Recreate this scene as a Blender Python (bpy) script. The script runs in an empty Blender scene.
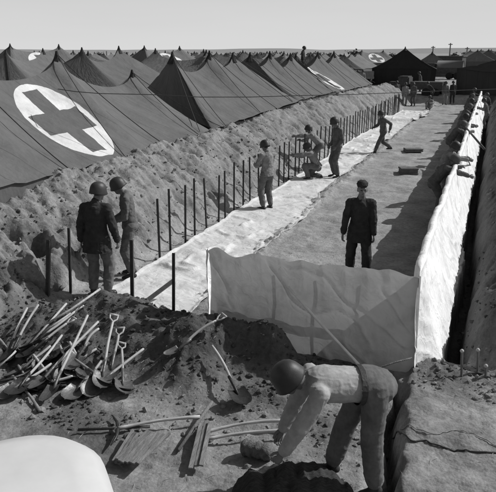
import bpy, bmesh, math, random
import numpy as np
from mathutils import Vector, Matrix, Quaternion
random.seed(7); rng = np.random.RandomState(7)
C = bpy.context.scene.collection
SC = bpy.context.scene
V = Vector

# ------------------------------------------------------------------ camera
FPX, CAMH = 640.0, 4.1
PITCH = math.atan2(193, FPX); YAW = math.radians(20.3)
Fv = V((-math.sin(YAW)*math.cos(PITCH), math.cos(YAW)*math.cos(PITCH), -math.sin(PITCH)))
Rv = V((math.cos(YAW), math.sin(YAW), 0)); Uv = Rv.cross(Fv)
CP = V((0, 0, CAMH))
cam = bpy.data.cameras.new('camera'); co = bpy.data.objects.new('camera', cam); C.objects.link(co)
cam.sensor_width = 36; cam.lens = 36*FPX/496; cam.clip_end = 9000; cam.clip_start = 0.05
co.matrix_world = Matrix(((Rv.x, Uv.x, -Fv.x, 0), (Rv.y, Uv.y, -Fv.y, 0), (Rv.z, Uv.z, -Fv.z, CAMH), (0, 0, 0, 1)))
SC.camera = co
def ray(u, v): return Fv*FPX + Rv*(u-248) + Uv*(246-v)
def P(u, v, z=0.0): d = ray(u, v); return CP + d*((z-CAMH)/d.z)
def PX(u, v, x): d = ray(u, v); return CP + d*(x/d.x)
def PY(u, v, y): d = ray(u, v); return CP + d*(y/d.y)

# ------------------------------------------------------------------ numpy noise
def hash2(ix, iy, s=0):
    h = (ix.astype(np.int64)*374761393 + iy.astype(np.int64)*668265263 + s*974634777) & 0xffffffff
    h = ((h ^ (h >> 13))*1274126177) & 0xffffffff
    return ((h ^ (h >> 16)) & 0xffffff)/float(0xffffff)
def vn(x, y, s=0):
    xi = np.floor(x); yi = np.floor(y); fx = x-xi; fy = y-yi
    fx = fx*fx*fx*(fx*(fx*6-15)+10); fy = fy*fy*fy*(fy*(fy*6-15)+10)
    a = hash2(xi, yi, s); b = hash2(xi+1, yi, s); c = hash2(xi, yi+1, s); d = hash2(xi+1, yi+1, s)
    return (a*(1-fx)+b*fx)*(1-fy)+(c*(1-fx)+d*fx)*fy - .5
def fbm(x, y, o=4, s=0, g=.5):
    r = 0; a = 1
    for i in range(o):
        r = r + a*vn(x*2**i+i*17.3, y*2**i-i*9.1, s+i); a *= g
    return r
def worley(x, y, s=0):
    xi = np.floor(x); yi = np.floor(y); best = np.full(np.shape(x), 9.0); idv = np.zeros(np.shape(x))
    for dx in (-1, 0, 1):
        for dy in (-1, 0, 1):
            cx = xi+dx; cy = yi+dy
            px = cx+hash2(cx, cy, s); py = cy+hash2(cx, cy, s+5)
            d = (px-x)**2+(py-y)**2; m = d < best
            best = np.where(m, d, best); idv = np.where(m, hash2(cx, cy, s+9), idv)
    return np.sqrt(best), idv
def vn3(x, y, z, s=0):
    zi = np.floor(z); fz = z-zi; fz = fz*fz*(3-2*fz)
    a = vn(x+zi*31.7, y+zi*17.1, s); b = vn(x+(zi+1)*31.7, y+(zi+1)*17.1, s)
    return a*(1-fz)+b*fz
def sst(a, b, x):
    t = np.clip((x-a)/(b-a), 0, 1); return t*t*(3-2*t)

# ------------------------------------------------------------------ terrain
HEAPS = [(-5.05, 7.95, .95, .42, .42), (-5.8, 7.3, .9, .6, .32), (-4.45, 7.5, .6, .5, .30), (-4.9, 6.9, .9, .5, .12),
         (-3.55, 7.25, .46, .40, .52), (-3.05, 7.6, .42, .25, .34), (-3.3, 6.75, .5, .4, .22), (-2.42, 7.48, .34, .25, .50), (-2.9, 7.3, .6, .4, .16), (-1.6, 7.35, .6, .35, .12),
         (-2.2, 6.6, .5, .3, .12), (-3.9, 8.0, .35, .3, .15)]
def terrain(x, y):
    """returns height, dug (0..1 darkening: loose earth, crevice; shade of trench and bank painted into soil)"""
    x = np.asarray(x, float); y = np.asarray(y, float)
    wob = .28*fbm(x*.6, y*.6, 3, 3)+.10*fbm(x*3, y*3, 3, 11)
    t = -6.3-x+wob*(.5+.5*sst(9, 13, y))-.42*(1-sst(9.6, 11.8, y))
    crest = 1.0+.10*sst(18, 30, y)-.08*sst(40, 52, y)
    bp = np.interp(t, [-.1, .1, .35, .9, 1.5, 2.0, 2.35, 3.0], [0, .10, .45, 1.0, 1.45, 1.68, 1.5, .75])
    bermz = bp*crest
    on_slope = sst(0, .3, t)*(1-sst(2.2, 2.8, t))
    rx = x-.14+wob*.35
    bank = np.interp(rx, [-.38, -.33, -.17, -.10, .05, .3, .7, 1.3, 3, 6, 30], [0, -.75, -.78, -.05, .40, .72, .90, .95, .95, .8, .7])
    bank = bank*sst(8.35, 8.75, y+.25*wob)
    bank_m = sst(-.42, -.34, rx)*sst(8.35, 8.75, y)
    h = np.where(x < -3, bermz, bank)
    far = sst(56.5, 58.5, y+wob)
    h = h*(1-far)+.68*far
    # behind / beside the camera stays low, wide country rolls very slightly
    # loose heaps
    hp = 0*x; 
    for cx, cy, ax, ay, hh in HEAPS:
        hp = hp + hh*np.exp(-(((x-cx)/ax)**2+((y-cy)/ay)**2))
    dug_shade = np.clip(hp*4.5, 0, 1)
    near = (1-sst(8.4, 9.0, y))*(1-on_slope)*(x < 2)*(x > -9)
    # right hand plinth and crevice
    cxl = -.64-.11*(y-6.2)/1.0*.9
    pl = sst(-.02, .10, x-cxl-.06+.12*fbm(x*3+1, y*3, 2, 31))*(1-sst(8.1, 8.5, y))
    h = h+(.10+.05*fbm(x*2.2, y*2.2, 5, 91, .6))*pl*(x < 3)
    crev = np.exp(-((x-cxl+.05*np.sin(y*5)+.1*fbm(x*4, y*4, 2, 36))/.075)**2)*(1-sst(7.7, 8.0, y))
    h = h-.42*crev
    dug_shade = np.maximum(dug_shade, crev)  # darker down the crevice, by the same profile as its depth
    # clods
    dst = np.hypot(x, y)
    fine = 1-sst(14, 24, dst)
    r1, i1 = worley(x*3.4+.5*fbm(x*4, y*4, 2, 70), y*3.4, 40)
    r2, i2 = worley(x*8.5, y*8.5+.5*fbm(x*9, y*9, 2, 71), 50)
    r3, i3 = worley(x*19, y*19, 60)
    cl1 = (i1-.3)*np.clip(1-r1*1.35, 0, 1)**.7
    cl2 = (i2-.2)*np.clip(1-r2*1.35, 0, 1)**.7
    cl3 = (i3-.2)*np.clip(1-r3*1.4, 0, 1)**.7
    left = (x < -.75-.1)*near
    rough = np.clip(np.maximum(np.maximum(dug_shade*1.0, .30*left), pl*(x < 3)*(.25+.6*sst(7.2, 8.2, y))), 0, 1)
    rough = rough*(1-crev)
    h = h+hp
    h = h+rough*(.10*cl1+.075*cl2*fine+.03*cl3*fine+.10*fbm(x*2.6, y*2.6, 3, 90))
    # berm slope
    st = fbm(x*1.5+y*.6, y*2.6-x*.8, 6, 21, .62)
    rid = np.abs(fbm(x*2.1+3+y*.5, y*3.3, 5, 23, .6))
    big = np.exp(-((x+7.0)/.8)**2)*(1-sst(10.2, 11.5, y))
    h = h+on_slope*(1-far)*(.17*st-.12*rid+.02*cl1+.04*cl2*fine+.035*cl3*fine+big*(.30*cl1+.35*fbm(x*2.1, y*2.1, 2, 77)))
    # dark pits in the near slope
    for (cx, cy, rr, dd) in [(-7.45, 9.0, .22, .55), (-7.0, 8.75, .16, .35), (-7.9, 8.9, .2, .5), (-7.1, 9.8, .15, .25), (-6.9, 11.4, .16, .25)]:
        h = h-dd*np.exp(-(((x-cx)**2+(y-cy)**2)/rr**2)**1.5)
    h = h+sst(0, .2, rx)*sst(8.35, 8.75, y)*(1-far)*(.24*fbm(x*2.2, y*2.0, 5, 27, .6)+.10*cl1+.09*cl2*fine+.04*cl3*fine)
    # floor texture
    h = h+.026*fbm(x*1.3, y*1.3, 4, 5)*(1+2.0*(y > 9)*(x > -4.6)*(x < -.4))+.006*cl3*fine*(1-rough)+.03*near*(1-rough)*fbm(x*1.4, y*1.4, 3, 33)
    fw_, fi_ = worley(x*3.1, y*3.1, 83); h = h-.022*(fi_ > .55)*np.exp(-(fw_/.33)**4)*fine*(1-on_slope)*(1-rough)*(1-bank_m)
    # rubble line along right edge of strip
    rb = np.exp(-((x+4.35+.25*wob)/.16)**2)*(y > 9.5)*(1-far)
    h = h+rb*(.03+.12*cl2+.05*cl1)
    g = far*np.clip((dst-60)/200, 0, 1)
    h = h+g*.5*fbm(x*.02, y*.02, 2, 8)
    # ground behind the bank, west
    west = sst(-30, -60, x)
    dug_shade = np.clip(dug_shade*.95+on_slope*(.34+.5*np.clip(-st*2.2, 0, 1))+bank_m*(.95-.15*sst(.15, .6, rx))+pl*(x < 3)*(.16+.6*np.clip(fbm(x*1.5, y*1.5, 4, 68), 0, .5)+.35*sst(7.3, 8.2, y))+left*(.42+.9*np.clip(fbm(x*1.3, y*1.3, 4, 66), -.2, .5))*(1-dug_shade), 0, 1)  # bank_m term paints shade onto the trench and bank face
    return h, dug_shade
def H(x, y): return float(terrain(np.array([x]), np.array([y]))[0][0])
def hit(u, v, dz=0.0):
    d = ray(u, v); d = d/d.length
    ts = np.linspace(3.5, 90, 6000)
    xs = CP.x+d.x*ts; ys = CP.y+d.y*ts; zs = CP.z+d.z*ts
    hh = terrain(xs, ys)[0]+dz
    k = np.argmax(zs < hh)
    return V((xs[k], ys[k], hh[k]))

# ------------------------------------------------------------------ materials
def nt(name):
    m = bpy.data.materials.new(name); m.use_nodes = True
    n = m.node_tree.nodes; l = m.node_tree.links; b = n['Principled BSDF']
    return m, n, l, b
def grey(v): return (v, v, v, 1)
def ramp(n, l, src, stops):
    r = n.new('ShaderNodeValToRGB'); e = r.color_ramp.elements
    while len(e) < len(stops): e.new(.5)
    for i, (p, c) in enumerate(stops): e[i].position = p; e[i].color = grey(c)
    l.new(src, r.inputs[0]); return r
def mat(name, c, rough=.85, var=.35, scale=6, bump=.3, bscale=40, spec=.25, metal=0, stretch=None):
    m, n, l, b = nt(name)
    tc = n.new('ShaderNodeTexCoord'); src = tc.outputs['Object']
    if stretch:
        mp = n.new('ShaderNodeMapping'); mp.inputs['Scale'].default_value = stretch; l.new(src, mp.inputs[0]); src = mp.outputs[0]
    t = n.new('ShaderNodeTexNoise'); t.inputs['Scale'].default_value = scale; t.inputs['Detail'].default_value = 6; t.inputs['Roughness'].default_value = .65
    l.new(src, t.inputs[0])
    r = ramp(n, l, t.outputs[0], [(.3, c*(1-var)), (.7, c*(1+var))])
    l.new(r.outputs[0], b.inputs['Base Color'])
    b.inputs['Roughness'].default_value = rough; b.inputs['Metallic'].default_value = metal
    b.inputs['Specular IOR Level'].default_value = spec
    t2 = n.new('ShaderNodeTexNoise'); t2.inputs['Scale'].default_value = bscale; t2.inputs['Detail'].default_value = 4
    l.new(src, t2.inputs[0])
    bp = n.new('ShaderNodeBump'); bp.inputs['Strength'].default_value = bump; bp.inputs['Distance'].default_value = .02
    l.new(t2.outputs[0], bp.inputs['Height']); l.new(bp.outputs[0], b.inputs['Normal'])
    return m
def math_n(n, l, op, a, b=None):
    k = n.new('ShaderNodeMath'); k.operation = op
    for i, s in enumerate((a, b)):
        if s is None: continue
        if isinstance(s, (int, float)): k.inputs[i].default_value = s
        else: l.new(s, k.inputs[i])
    return k.outputs[0]

def ground_mat():
    m, n, l, b = nt('trodden sandy earth')
    at = n.new('ShaderNodeAttribute'); at.attribute_name = 'soil_shade'
    tc = n.new('ShaderNodeTexCoord'); src = tc.outputs['Object']
    t = n.new('ShaderNodeTexNoise'); t.inputs['Scale'].default_value = 1.1; t.inputs['Detail'].default_value = 9; t.inputs['Roughness'].default_value = .7
    l.new(src, t.inputs[0])
    r = ramp(n, l, t.outputs[0], [(.30, .17), (.45, .27), (.58, .33), (.72, .42)])
    t4 = n.new('ShaderNodeTexNoise'); t4.inputs['Scale'].default_value = 14; t4.inputs['Detail'].default_value = 6; t4.inputs['Roughness'].default_value = .75
    l.new(src, t4.inputs[0])
    r4 = ramp(n, l, t4.outputs[0], [(.33, .70), (.68, 1.24)])
    dk = ramp(n, l, at.outputs['Fac'], [(0, 1.0), (1, .30)])  # darkens loose earth and the painted shade of trench and bank
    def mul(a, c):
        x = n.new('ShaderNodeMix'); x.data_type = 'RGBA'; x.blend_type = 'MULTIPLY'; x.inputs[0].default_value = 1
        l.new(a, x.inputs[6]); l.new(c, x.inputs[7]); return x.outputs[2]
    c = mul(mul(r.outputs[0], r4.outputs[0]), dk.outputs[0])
    l.new(c, b.inputs['Base Color']); b.inputs['Roughness'].default_value = .95; b.inputs['Specular IOR Level'].default_value = .1
    t2 = n.new('ShaderNodeTexNoise'); t2.inputs['Scale'].default_value = 22; t2.inputs['Detail'].default_value = 8; t2.inputs['Roughness'].default_value = .7
    l.new(src, t2.inputs[0])
    vo = n.new('ShaderNodeTexVoronoi'); vo.inputs['Scale'].default_value = 28; l.new(src, vo.inputs[0])
    a = math_n(n, l, 'ADD', t2.outputs[0], math_n(n, l, 'MULTIPLY', vo.outputs[0], -.35))
    bp = n.new('ShaderNodeBump'); bp.inputs['Strength'].default_value = .6; bp.inputs['Distance'].default_value = .03
    l.new(a, bp.inputs['Height']); l.new(bp.outputs[0], b.inputs['Normal'])
    return m

def canvas_mat(name, c, seams=True, disc=None, seam_w=.93):
    """tent canvas. disc = (y0, s0, r): white disc with a plain cross, in metres along the eave / down the slope (uv map)"""
    m, n, l, b = nt(name)
    uv = n.new('ShaderNodeUVMap'); sep = n.new('ShaderNodeSeparateXYZ'); l.new(uv.outputs[0], sep.inputs[0])
    U, W = sep.outputs[0], sep.outputs[1]
    mp = n.new('ShaderNodeMapping'); mp.inputs['Scale'].default_value = (1.1, .75, 1); l.new(uv.outputs[0], mp.inputs[0])
    t = n.new('ShaderNodeTexNoise'); t.inputs['Scale'].default_value = 1.1; t.inputs['Detail'].default_value = 8; t.inputs['Roughness'].default_value = .62
    l.new(mp.outputs[0], t.inputs[0])
    r = ramp(n, l, t.outputs[0], [(.3, c*.82), (.5, c), (.72, c*1.18)])
    col = r.outputs[0]
    if seams:
        fr = math_n(n, l, 'FRACT', math_n(n, l, 'DIVIDE', U, seam_w))
        d = math_n(n, l, 'ABSOLUTE', math_n(n, l, 'SUBTRACT', fr, .5))
        s = math_n(n, l, 'LESS_THAN', d, .014)
        x = n.new('ShaderNodeMix'); x.data_type = 'RGBA'; x.inputs[7].default_value = grey(c*.55)
        l.new(math_n(n, l, 'MULTIPLY', s, .7), x.inputs[0]); l.new(col, x.inputs[6]); col = x.outputs[2]
    if disc:
        y0, s0, rr, k = disc[:4]; skw, su, sv2 = disc[4:] if len(disc) > 4 else (0, 1, .82)
        tn = n.new('ShaderNodeTexNoise'); tn.inputs['Scale'].default_value = 5; l.new(uv.outputs[0], tn.inputs[0])
        j = math_n(n, l, 'MULTIPLY', math_n(n, l, 'SUBTRACT', tn.outputs[0], .5), .05)
        du = math_n(n, l, 'MULTIPLY', math_n(n, l, 'SUBTRACT', math_n(n, l, 'ADD', math_n(n, l, 'SUBTRACT', U, y0), j), math_n(n, l, 'MULTIPLY', math_n(n, l, 'SUBTRACT', W, s0), skw)), su)
        dv = math_n(n, l, 'MULTIPLY', math_n(n, l, 'ADD', math_n(n, l, 'SUBTRACT', W, s0), j), sv2)
        q = math_n(n, l, 'SQRT', math_n(n, l, 'ADD', math_n(n, l, 'MULTIPLY', du, du), math_n(n, l, 'MULTIPLY', dv, dv)))
        ind = math_n(n, l, 'LESS_THAN', q, rr)
        au = math_n(n, l, 'ABSOLUTE', du); av = math_n(n, l, 'ABSOLUTE', dv)
        a1 = math_n(n, l, 'MULTIPLY', math_n(n, l, 'LESS_THAN', au, rr*.27), math_n(n, l, 'LESS_THAN', av, rr*.84))
        a2 = math_n(n, l, 'MULTIPLY', math_n(n, l, 'LESS_THAN', av, rr*.27), math_n(n, l, 'LESS_THAN', au, rr*.84))
        cr = math_n(n, l, 'MAXIMUM', a1, a2)
        wm = math_n(n, l, 'MULTIPLY', ind, math_n(n, l, 'SUBTRACT', 1.0, cr))
        cm = math_n(n, l, 'MULTIPLY', ind, cr)
        wt = ramp(n, l, t.outputs[0], [(.3, .46*k), (.5, .60*k), (.7, .70*k)])
        ct = ramp(n, l, t.outputs[0], [(.3, c*.75), (.7, c*1.02)])
        x = n.new('ShaderNodeMix'); x.data_type = 'RGBA'; l.new(wm, x.inputs[0]); l.new(col, x.inputs[6]); l.new(wt.outputs[0], x.inputs[7]); col = x.outputs[2]
        x = n.new('ShaderNodeMix'); x.data_type = 'RGBA'; l.new(cm, x.inputs[0]); l.new(col, x.inputs[6]); l.new(ct.outputs[0], x.inputs[7]); col = x.outputs[2]
    l.new(col, b.inputs['Base Color']); b.inputs['Roughness'].default_value = .8; b.inputs['Specular IOR Level'].default_value = .2
    t2 = n.new('ShaderNodeTexNoise'); t2.inputs['Scale'].default_value = 3.2; t2.inputs['Detail'].default_value = 6; l.new(mp.outputs[0], t2.inputs[0])
    bp = n.new('ShaderNodeBump'); bp.inputs['Strength'].default_value = .8; bp.inputs['Distance'].default_value = .07
    l.new(t2.outputs[0], bp.inputs['Height']); l.new(bp.outputs[0], b.inputs['Normal'])
    return m

def sheet_mat(name, c, trans=0.0):
    m, n, l, b = nt(name)
    tc = n.new('ShaderNodeTexCoord'); src = tc.outputs['Object']
    t = n.new('ShaderNodeTexNoise'); t.inputs['Scale'].default_value = 1.7; t.inputs['Detail'].default_value = 8; t.inputs['Roughness'].default_value = .65
    l.new(src, t.inputs[0])
    r = ramp(n, l, t.outputs[0], [(.3, c*.72), (.5, c), (.7, c*1.12)])
    l.new(r.outputs[0], b.inputs['Base Color']); b.inputs['Roughness'].default_value = .8; b.inputs['Specular IOR Level'].default_value = .15
    t2 = n.new('ShaderNodeTexNoise'); t2.inputs['Scale'].default_value = 5; t2.inputs['Detail'].default_value = 5; t2.inputs['Distortion'].default_value = 1.2; l.new(src, t2.inputs[0])
    bp = n.new('ShaderNodeBump'); bp.inputs['Strength'].default_value = .6; bp.inputs['Distance'].default_value = .05
    l.new(t2.outputs[0], bp.inputs['Height']); l.new(bp.outputs[0], b.inputs['Normal'])
    if trans:
        tr = n.new('ShaderNodeBsdfTranslucent'); l.new(r.outputs[0], tr.inputs[0]); l.new(bp.outputs[0], tr.inputs['Normal'])
        mx = n.new('ShaderNodeMixShader'); mx.inputs[0].default_value = trans
        l.new(b.outputs[0], mx.inputs[1]); l.new(tr.outputs[0], mx.inputs[2]); l.new(mx.outputs[0], n['Material Output'].inputs[0])
    return m

M = {}
M['ground'] = ground_mat()
M['clod'] = mat('loose clods', .075, .95, .5, 9, .6, 30, .1)
M['clod_dry'] = mat('dry clods', .20, .95, .4, 9, .6, 30, .1)
M['canvas'] = canvas_mat('olive canvas', .105)
M['canvas_cross'] = canvas_mat('olive canvas painted with cross', .115, disc=(13.94, 2.21, 1.50, 1, .30, 1.25, .77))
M['canvas_cross2'] = canvas_mat('canvas with faded cross', .11, disc=(42.6, 2.0, 1.5, .95))
M['canvas_far'] = canvas_mat('haze lightened canvas', .13)  # lighter than the near canvas, standing in for distance haze
M['canvas_far2'] = canvas_mat('paler canvas', .17)  # lightened further, haze of the far camp put into the tone
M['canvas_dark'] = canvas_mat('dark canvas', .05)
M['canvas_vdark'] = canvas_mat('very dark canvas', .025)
M['skirt'] = canvas_mat('tent wall cloth', .10, seams=False)
M['cap'] = mat('tent peak cap', .03)
M['rope'] = mat('rope', .05, .9, .3, 20)
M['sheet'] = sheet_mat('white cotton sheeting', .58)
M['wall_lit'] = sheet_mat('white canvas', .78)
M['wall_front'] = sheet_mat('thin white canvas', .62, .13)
M['band'] = mat('stitched band', .10)
M['iron'] = mat('dark iron picket', .04, .6, .4, 15, .2, 60, .4)
M['post'] = mat('weathered post', .16, .9, .4, 9, .4, 60, stretch=(6, 6, .6))
M['wood'] = mat('worn ash handle', .42, .6, .3, 9, .25, 50, .35, stretch=(5, 5, .5))
M['wood2'] = mat('dusty ash handle', .34, .6, .3, 9, .25, 50, .3, stretch=(5, 5, .5))
M['wood_dk'] = mat('grimy handle', .22, .7, .4, 9, .25, 50, .3)
M['board'] = mat('grey board', .20, .85, .45, 5, .5, 30, .2, stretch=(8, 1, 8))
M['steel'] = mat('dusty shovel steel', .13, .45, .55, 7, .25, 25, .5, .35)
M['steel_dk'] = mat('dark steel', .035, .45, .5, 8, .3, 25, .5, .3)
M['paint'] = mat('white vehicle paint', .56, .4, .10, 2, .03, 10, .5)
M['tyre'] = mat('tyre rubber', .02, .8)
M['skin'] = mat('tanned skin', .15, .55, .15, 8, .15, 40, .35)
M['hair'] = mat('dark hair', .02, .7)
M['eye'] = mat('dark eyes and mouth', .02, .5)  # dark tone of the eyes and the mouth line
M['boot'] = mat('leather boot', .035, .6, .4, 9)
M['helmet'] = mat('helmet steel', .035, .5, .3, 6, .08, 40, .4)
M['helmet2'] = mat('dusty helmet', .09, .65, .3, 10, .25, 60, .35)
M['cloth_dark'] = mat('dark field jacket', .038, .9, .3, 12, .5, 14, .15)
M['cloth_mid'] = mat('olive fatigues', .11, .9, .3, 10, .5, 14, .15)
M['cloth_light'] = mat('faded fatigues', .22, .9, .3, 10, .5, 14, .15)
M['cloth_olive'] = mat('grey olive trousers', .125, .9, .3, 10, .5, 14, .15)
M['cloth_pale'] = mat('pale shirt', .32, .9, .22, 10, .5, 14, .15)
M['crate'] = mat('old crate wood', .12, .9, .4, 6, .4, 30)
M['glass'] = mat('dark glass', .02, .15, .1, 3, 0, 10, .5)
M['foliage'] = mat('far foliage', .05, .9, .5, 2)
M['truck_dk'] = mat('olive truck paint', .06, .6, .3, 4)
M['bundle'] = mat('dark fibrous canvas', .07, .95, .5, 14, .9, 50, .1, stretch=(1, 6, 1))
M['burlap'] = mat('burlap', .14, .95, .4, 20, .8, 60)
M['hill'] = mat('hazy hill', .26, 1, .05, .01, 0, 1, 0)

# ------------------------------------------------------------------ object helpers
def link(name, me, m=None, parent=None, smooth=True):
    o = bpy.data.objects.new(name, me); C.objects.link(o)
    if m is not None:
        for k in (m if isinstance(m, (list, tuple)) else [m]): me.materials.append(k)
    if parent is not None: o.parent = parent
    if smooth and len(me.polygons): me.polygons.foreach_set('use_smooth', [True]*len(me.polygons))
    return o
def from_bm(name, bm, m, parent=None, smooth=False):
    me = bpy.data.meshes.new(name); bm.normal_update(); bm.to_mesh(me); bm.free(); return link(name, me, m, parent, smooth)
def tag(o, label=None, cat=None, group=None, kind=None):
    if label: o['label'] = label
    if cat: o['category'] = cat
    if group: o['group'] = group
    if kind: o['kind'] = kind
    return o
def empty(name, loc=(0, 0, 0), rz=0.0):
    o = bpy.data.objects.new(name, None); C.objects.link(o); o.location = loc; o.rotation_euler = (0, 0, rz); o.empty_display_size = .2
    return o
def copy_tree(o, parent=None):
    c = o.copy(); C.objects.link(c); c.parent = parent
    for ch in list(o.children): copy_tree(ch, c)
    return c
def frame(d):
    d = V(d).normalized(); a = V((0, 0, 1)) if abs(d.z) < .9 else V((1, 0, 0))
    x = d.cross(a).normalized(); return x, d.cross(x).normalized()
def tube(bm, pts, r, seg=8, cap=True):
    pts = [V(p) for p in pts]; rs = r if isinstance(r, (list, tuple)) else [r]*len(pts); rings = []
    ux, uy = frame(pts[-1]-pts[0])
    for i, p in enumerate(pts):
        d = (pts[min(i+1, len(pts)-1)]-pts[max(i-1, 0)]).normalized()
        x = (ux-d*ux.dot(d)).normalized(); y = d.cross(x)
        rings.append([bm.verts.new(p+(x*math.cos(a)+y*math.sin(a))*rs[i]) for a in [2*math.pi*k/seg for k in range(seg)]])
    for a, b in zip(rings, rings[1:]):
        for k in range(seg): bm.faces.new((a[k], a[(k+1) % seg], b[(k+1) % seg], b[k]))
    if cap: bm.faces.new(rings[0][::-1]); bm.faces.new(rings[-1])
def box(bm, c, s, rot=None, bev=0.0):
    r = bmesh.ops.create_cube(bm, size=1); vs = r['verts']
    for v in vs:
        v.co = V((v.co.x*s[0], v.co.y*s[1], v.co.z*s[2]))
        if rot is not None: v.co = rot @ v.co
        v.co += V(c)
    if bev:
        es = list({e for v in vs for e in v.link_edges}); bmesh.ops.bevel(bm, geom=es, offset=bev, segments=2, affect='EDGES')
def grid_mesh(name, X, Y, Z, m, parent=None, uv=None, cyc=False, extra=None):
    nv, nu = X.shape
    co_ = np.stack([X, Y, Z], -1).reshape(-1, 3)
    idx = np.arange(nv*nu).reshape(nv, nu)
    if cyc: A = idx[:-1]; B = np.roll(idx, -1, 1)[:-1]; D = idx[1:]; E = np.roll(idx, -1, 1)[1:]
    else: A = idx[:-1, :-1]; B = idx[:-1, 1:]; D = idx[1:, :-1]; E = idx[1:, 1:]
    q = np.stack([A, B, E, D], -1).reshape(-1, 4)
    me = bpy.data.meshes.new(name)
    me.vertices.add(len(co_)); me.vertices.foreach_set('co', co_.ravel())
    me.loops.add(q.size); me.loops.foreach_set('vertex_index', q.ravel().astype(np.int32))
    me.polygons.add(len(q)); me.polygons.foreach_set('loop_start', np.arange(0, q.size, 4, dtype=np.int32)); 
    me.update(calc_edges=True)
    if uv is not None:
        lay = me.uv_layers.new(name='UVMap'); lay.data.foreach_set('uv', uv.reshape(-1, 2)[q.ravel()].ravel())
    if extra is not None:
        at = me.attributes.new('soil_shade', 'FLOAT', 'POINT'); at.data.foreach_set('value', extra.ravel())
    me.validate()
    return link(name, me, m, parent)

# ------------------------------------------------------------------ ground
def axis_y():
    ys = [-3000, -800, -200, -60, -20, -6, -2, 0, 1.5, 2.5, 3.2, 3.6]
    y = 3.8
    while y < 56: ys.append(y); y += max(.028, .0030*y)
    while y < 6500: ys.append(y); y += max(.2, (y-55)*.06)
    return np.array(ys)
def axis_x():
    a = list(np.arange(-9.3, 1.3, .034)); x = 1.3; r = []
    while x < 3500: r.append(x); x += max(.05, (x-1.2)*.10)
    x = -9.34; l_ = []
    while x > -4500: l_.append(x); x -= max(.08, (-9-x)*.08)
    return np.array(l_[::-1]+a+r)
ax, ay = axis_x(), axis_y()
GX, GY = np.meshgrid(ax, ay)
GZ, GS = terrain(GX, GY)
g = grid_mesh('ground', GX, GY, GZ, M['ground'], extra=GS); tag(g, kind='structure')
g.data.flip_normals() if g.data.polygons[0].normal.z < 0 else None

# loose clods: nobody could count them
def clods():
  ico = bmesh.new(); bmesh.ops.create_icosphere(ico, subdivisions=1, radius=1)
  bv = np.array([v.co[:] for v in ico.verts]); bf = np.array([[v.index for v in f.verts] for f in ico.faces]); ico.free()
  n = 9000; xs = np.concatenate([rng.uniform(-8, -.7, 5200), rng.uniform(-8.6, -6.1, 3000), rng.uniform(-.1, .9, 400), rng.uniform(-.6, .5, 400)])
  ys = np.concatenate([rng.uniform(5.2, 8.4, 5200), rng.uniform(8, 24, 3000), rng.uniform(8.6, 14, 400), rng.uniform(7.4, 8.6, 400)])
  hz, dg = terrain(xs, ys)
  pr = np.clip(dg*1.4, .10, 1); pr[5200:] = .6
  keep = rng.rand(n) < pr
  sz = (.006+.034*rng.rand(n)**3.5)*np.where(np.arange(n) < 5200, 1, 1.25)
  darkm = (dg > .55)
  for pick_, mm, lab in ((darkm, 'clod', 'loose crumbled clods of dark earth strewn over the tool heaps'), (~darkm, 'clod_dry', 'loose crumbled clods of dry pale earth on the bank and flat ground')):
    allv = []; allf = []; k = 0
    for i in np.nonzero(keep & pick_)[0]:
        s = sz[i]*rng.uniform(.7, 1.3, 3); a = rng.uniform(0, 6.28)
        v = bv*(1+.25*rng.randn(len(bv), 1))*s
        c, s_ = math.cos(a), math.sin(a)
        v = np.stack([v[:, 0]*c-v[:, 1]*s_, v[:, 0]*s_+v[:, 1]*c, v[:, 2]*.8], -1)+[xs[i], ys[i], hz[i]+sz[i]*.2]
        allv.append(v); allf.append(bf+k); k += len(bv)
    me = bpy.data.meshes.new('loose_clods'); me.from_pydata(np.concatenate(allv).tolist(), [], np.concatenate(allf).tolist())
    o = link('loose_clods', me, M[mm], smooth=False)
    tag(o, lab, 'clods', kind='stuff')
clods()
def twigs():
    bm = bmesh.new(); n = 420; xs = rng.uniform(-5.2, .6, n); ys = rng.uniform(4.6, 8.3, n); hz, dg = terrain(xs, ys)
    for i in range(n):
        a = rng.uniform(0, 6.28); L_ = rng.uniform(.02, .11); d = V((math.cos(a)*L_, math.sin(a)*L_, rng.uniform(-.01, .02))); p = V((xs[i], ys[i], hz[i]+.008))
        tube(bm, [p-d*.5, p+V((0, 0, .006)), p+d*.5], [.0015, .0028, .001], 4)
    tag(from_bm('twigs', bm, M['wood2']), 'scattered pale splinters and straw on the trodden foreground earth', 'twigs', kind='stuff')
twigs()

# ------------------------------------------------------------------ hills
def hills():
    n = 240; ang = np.linspace(-1.4, 1.2, n)
    R0 = 5200.0
    hh = 30+70*np.clip(fbm(ang*3+2, ang*0+.3, 4, 4)+.35, 0, 2)*sst(-.5, .25, ang)+14*(fbm(ang*9, ang*0, 3, 14)+.4)
    X = np.stack([np.sin(ang)*R0, np.sin(ang)*(R0+600)]); Y = np.stack([np.cos(ang)*R0, np.cos(ang)*(R0+600)])
    Z = np.stack([ang*0-2, hh])
    tag(grid_mesh('hills', X, Y, Z, M['hill']), kind='structure')
hills()

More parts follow.
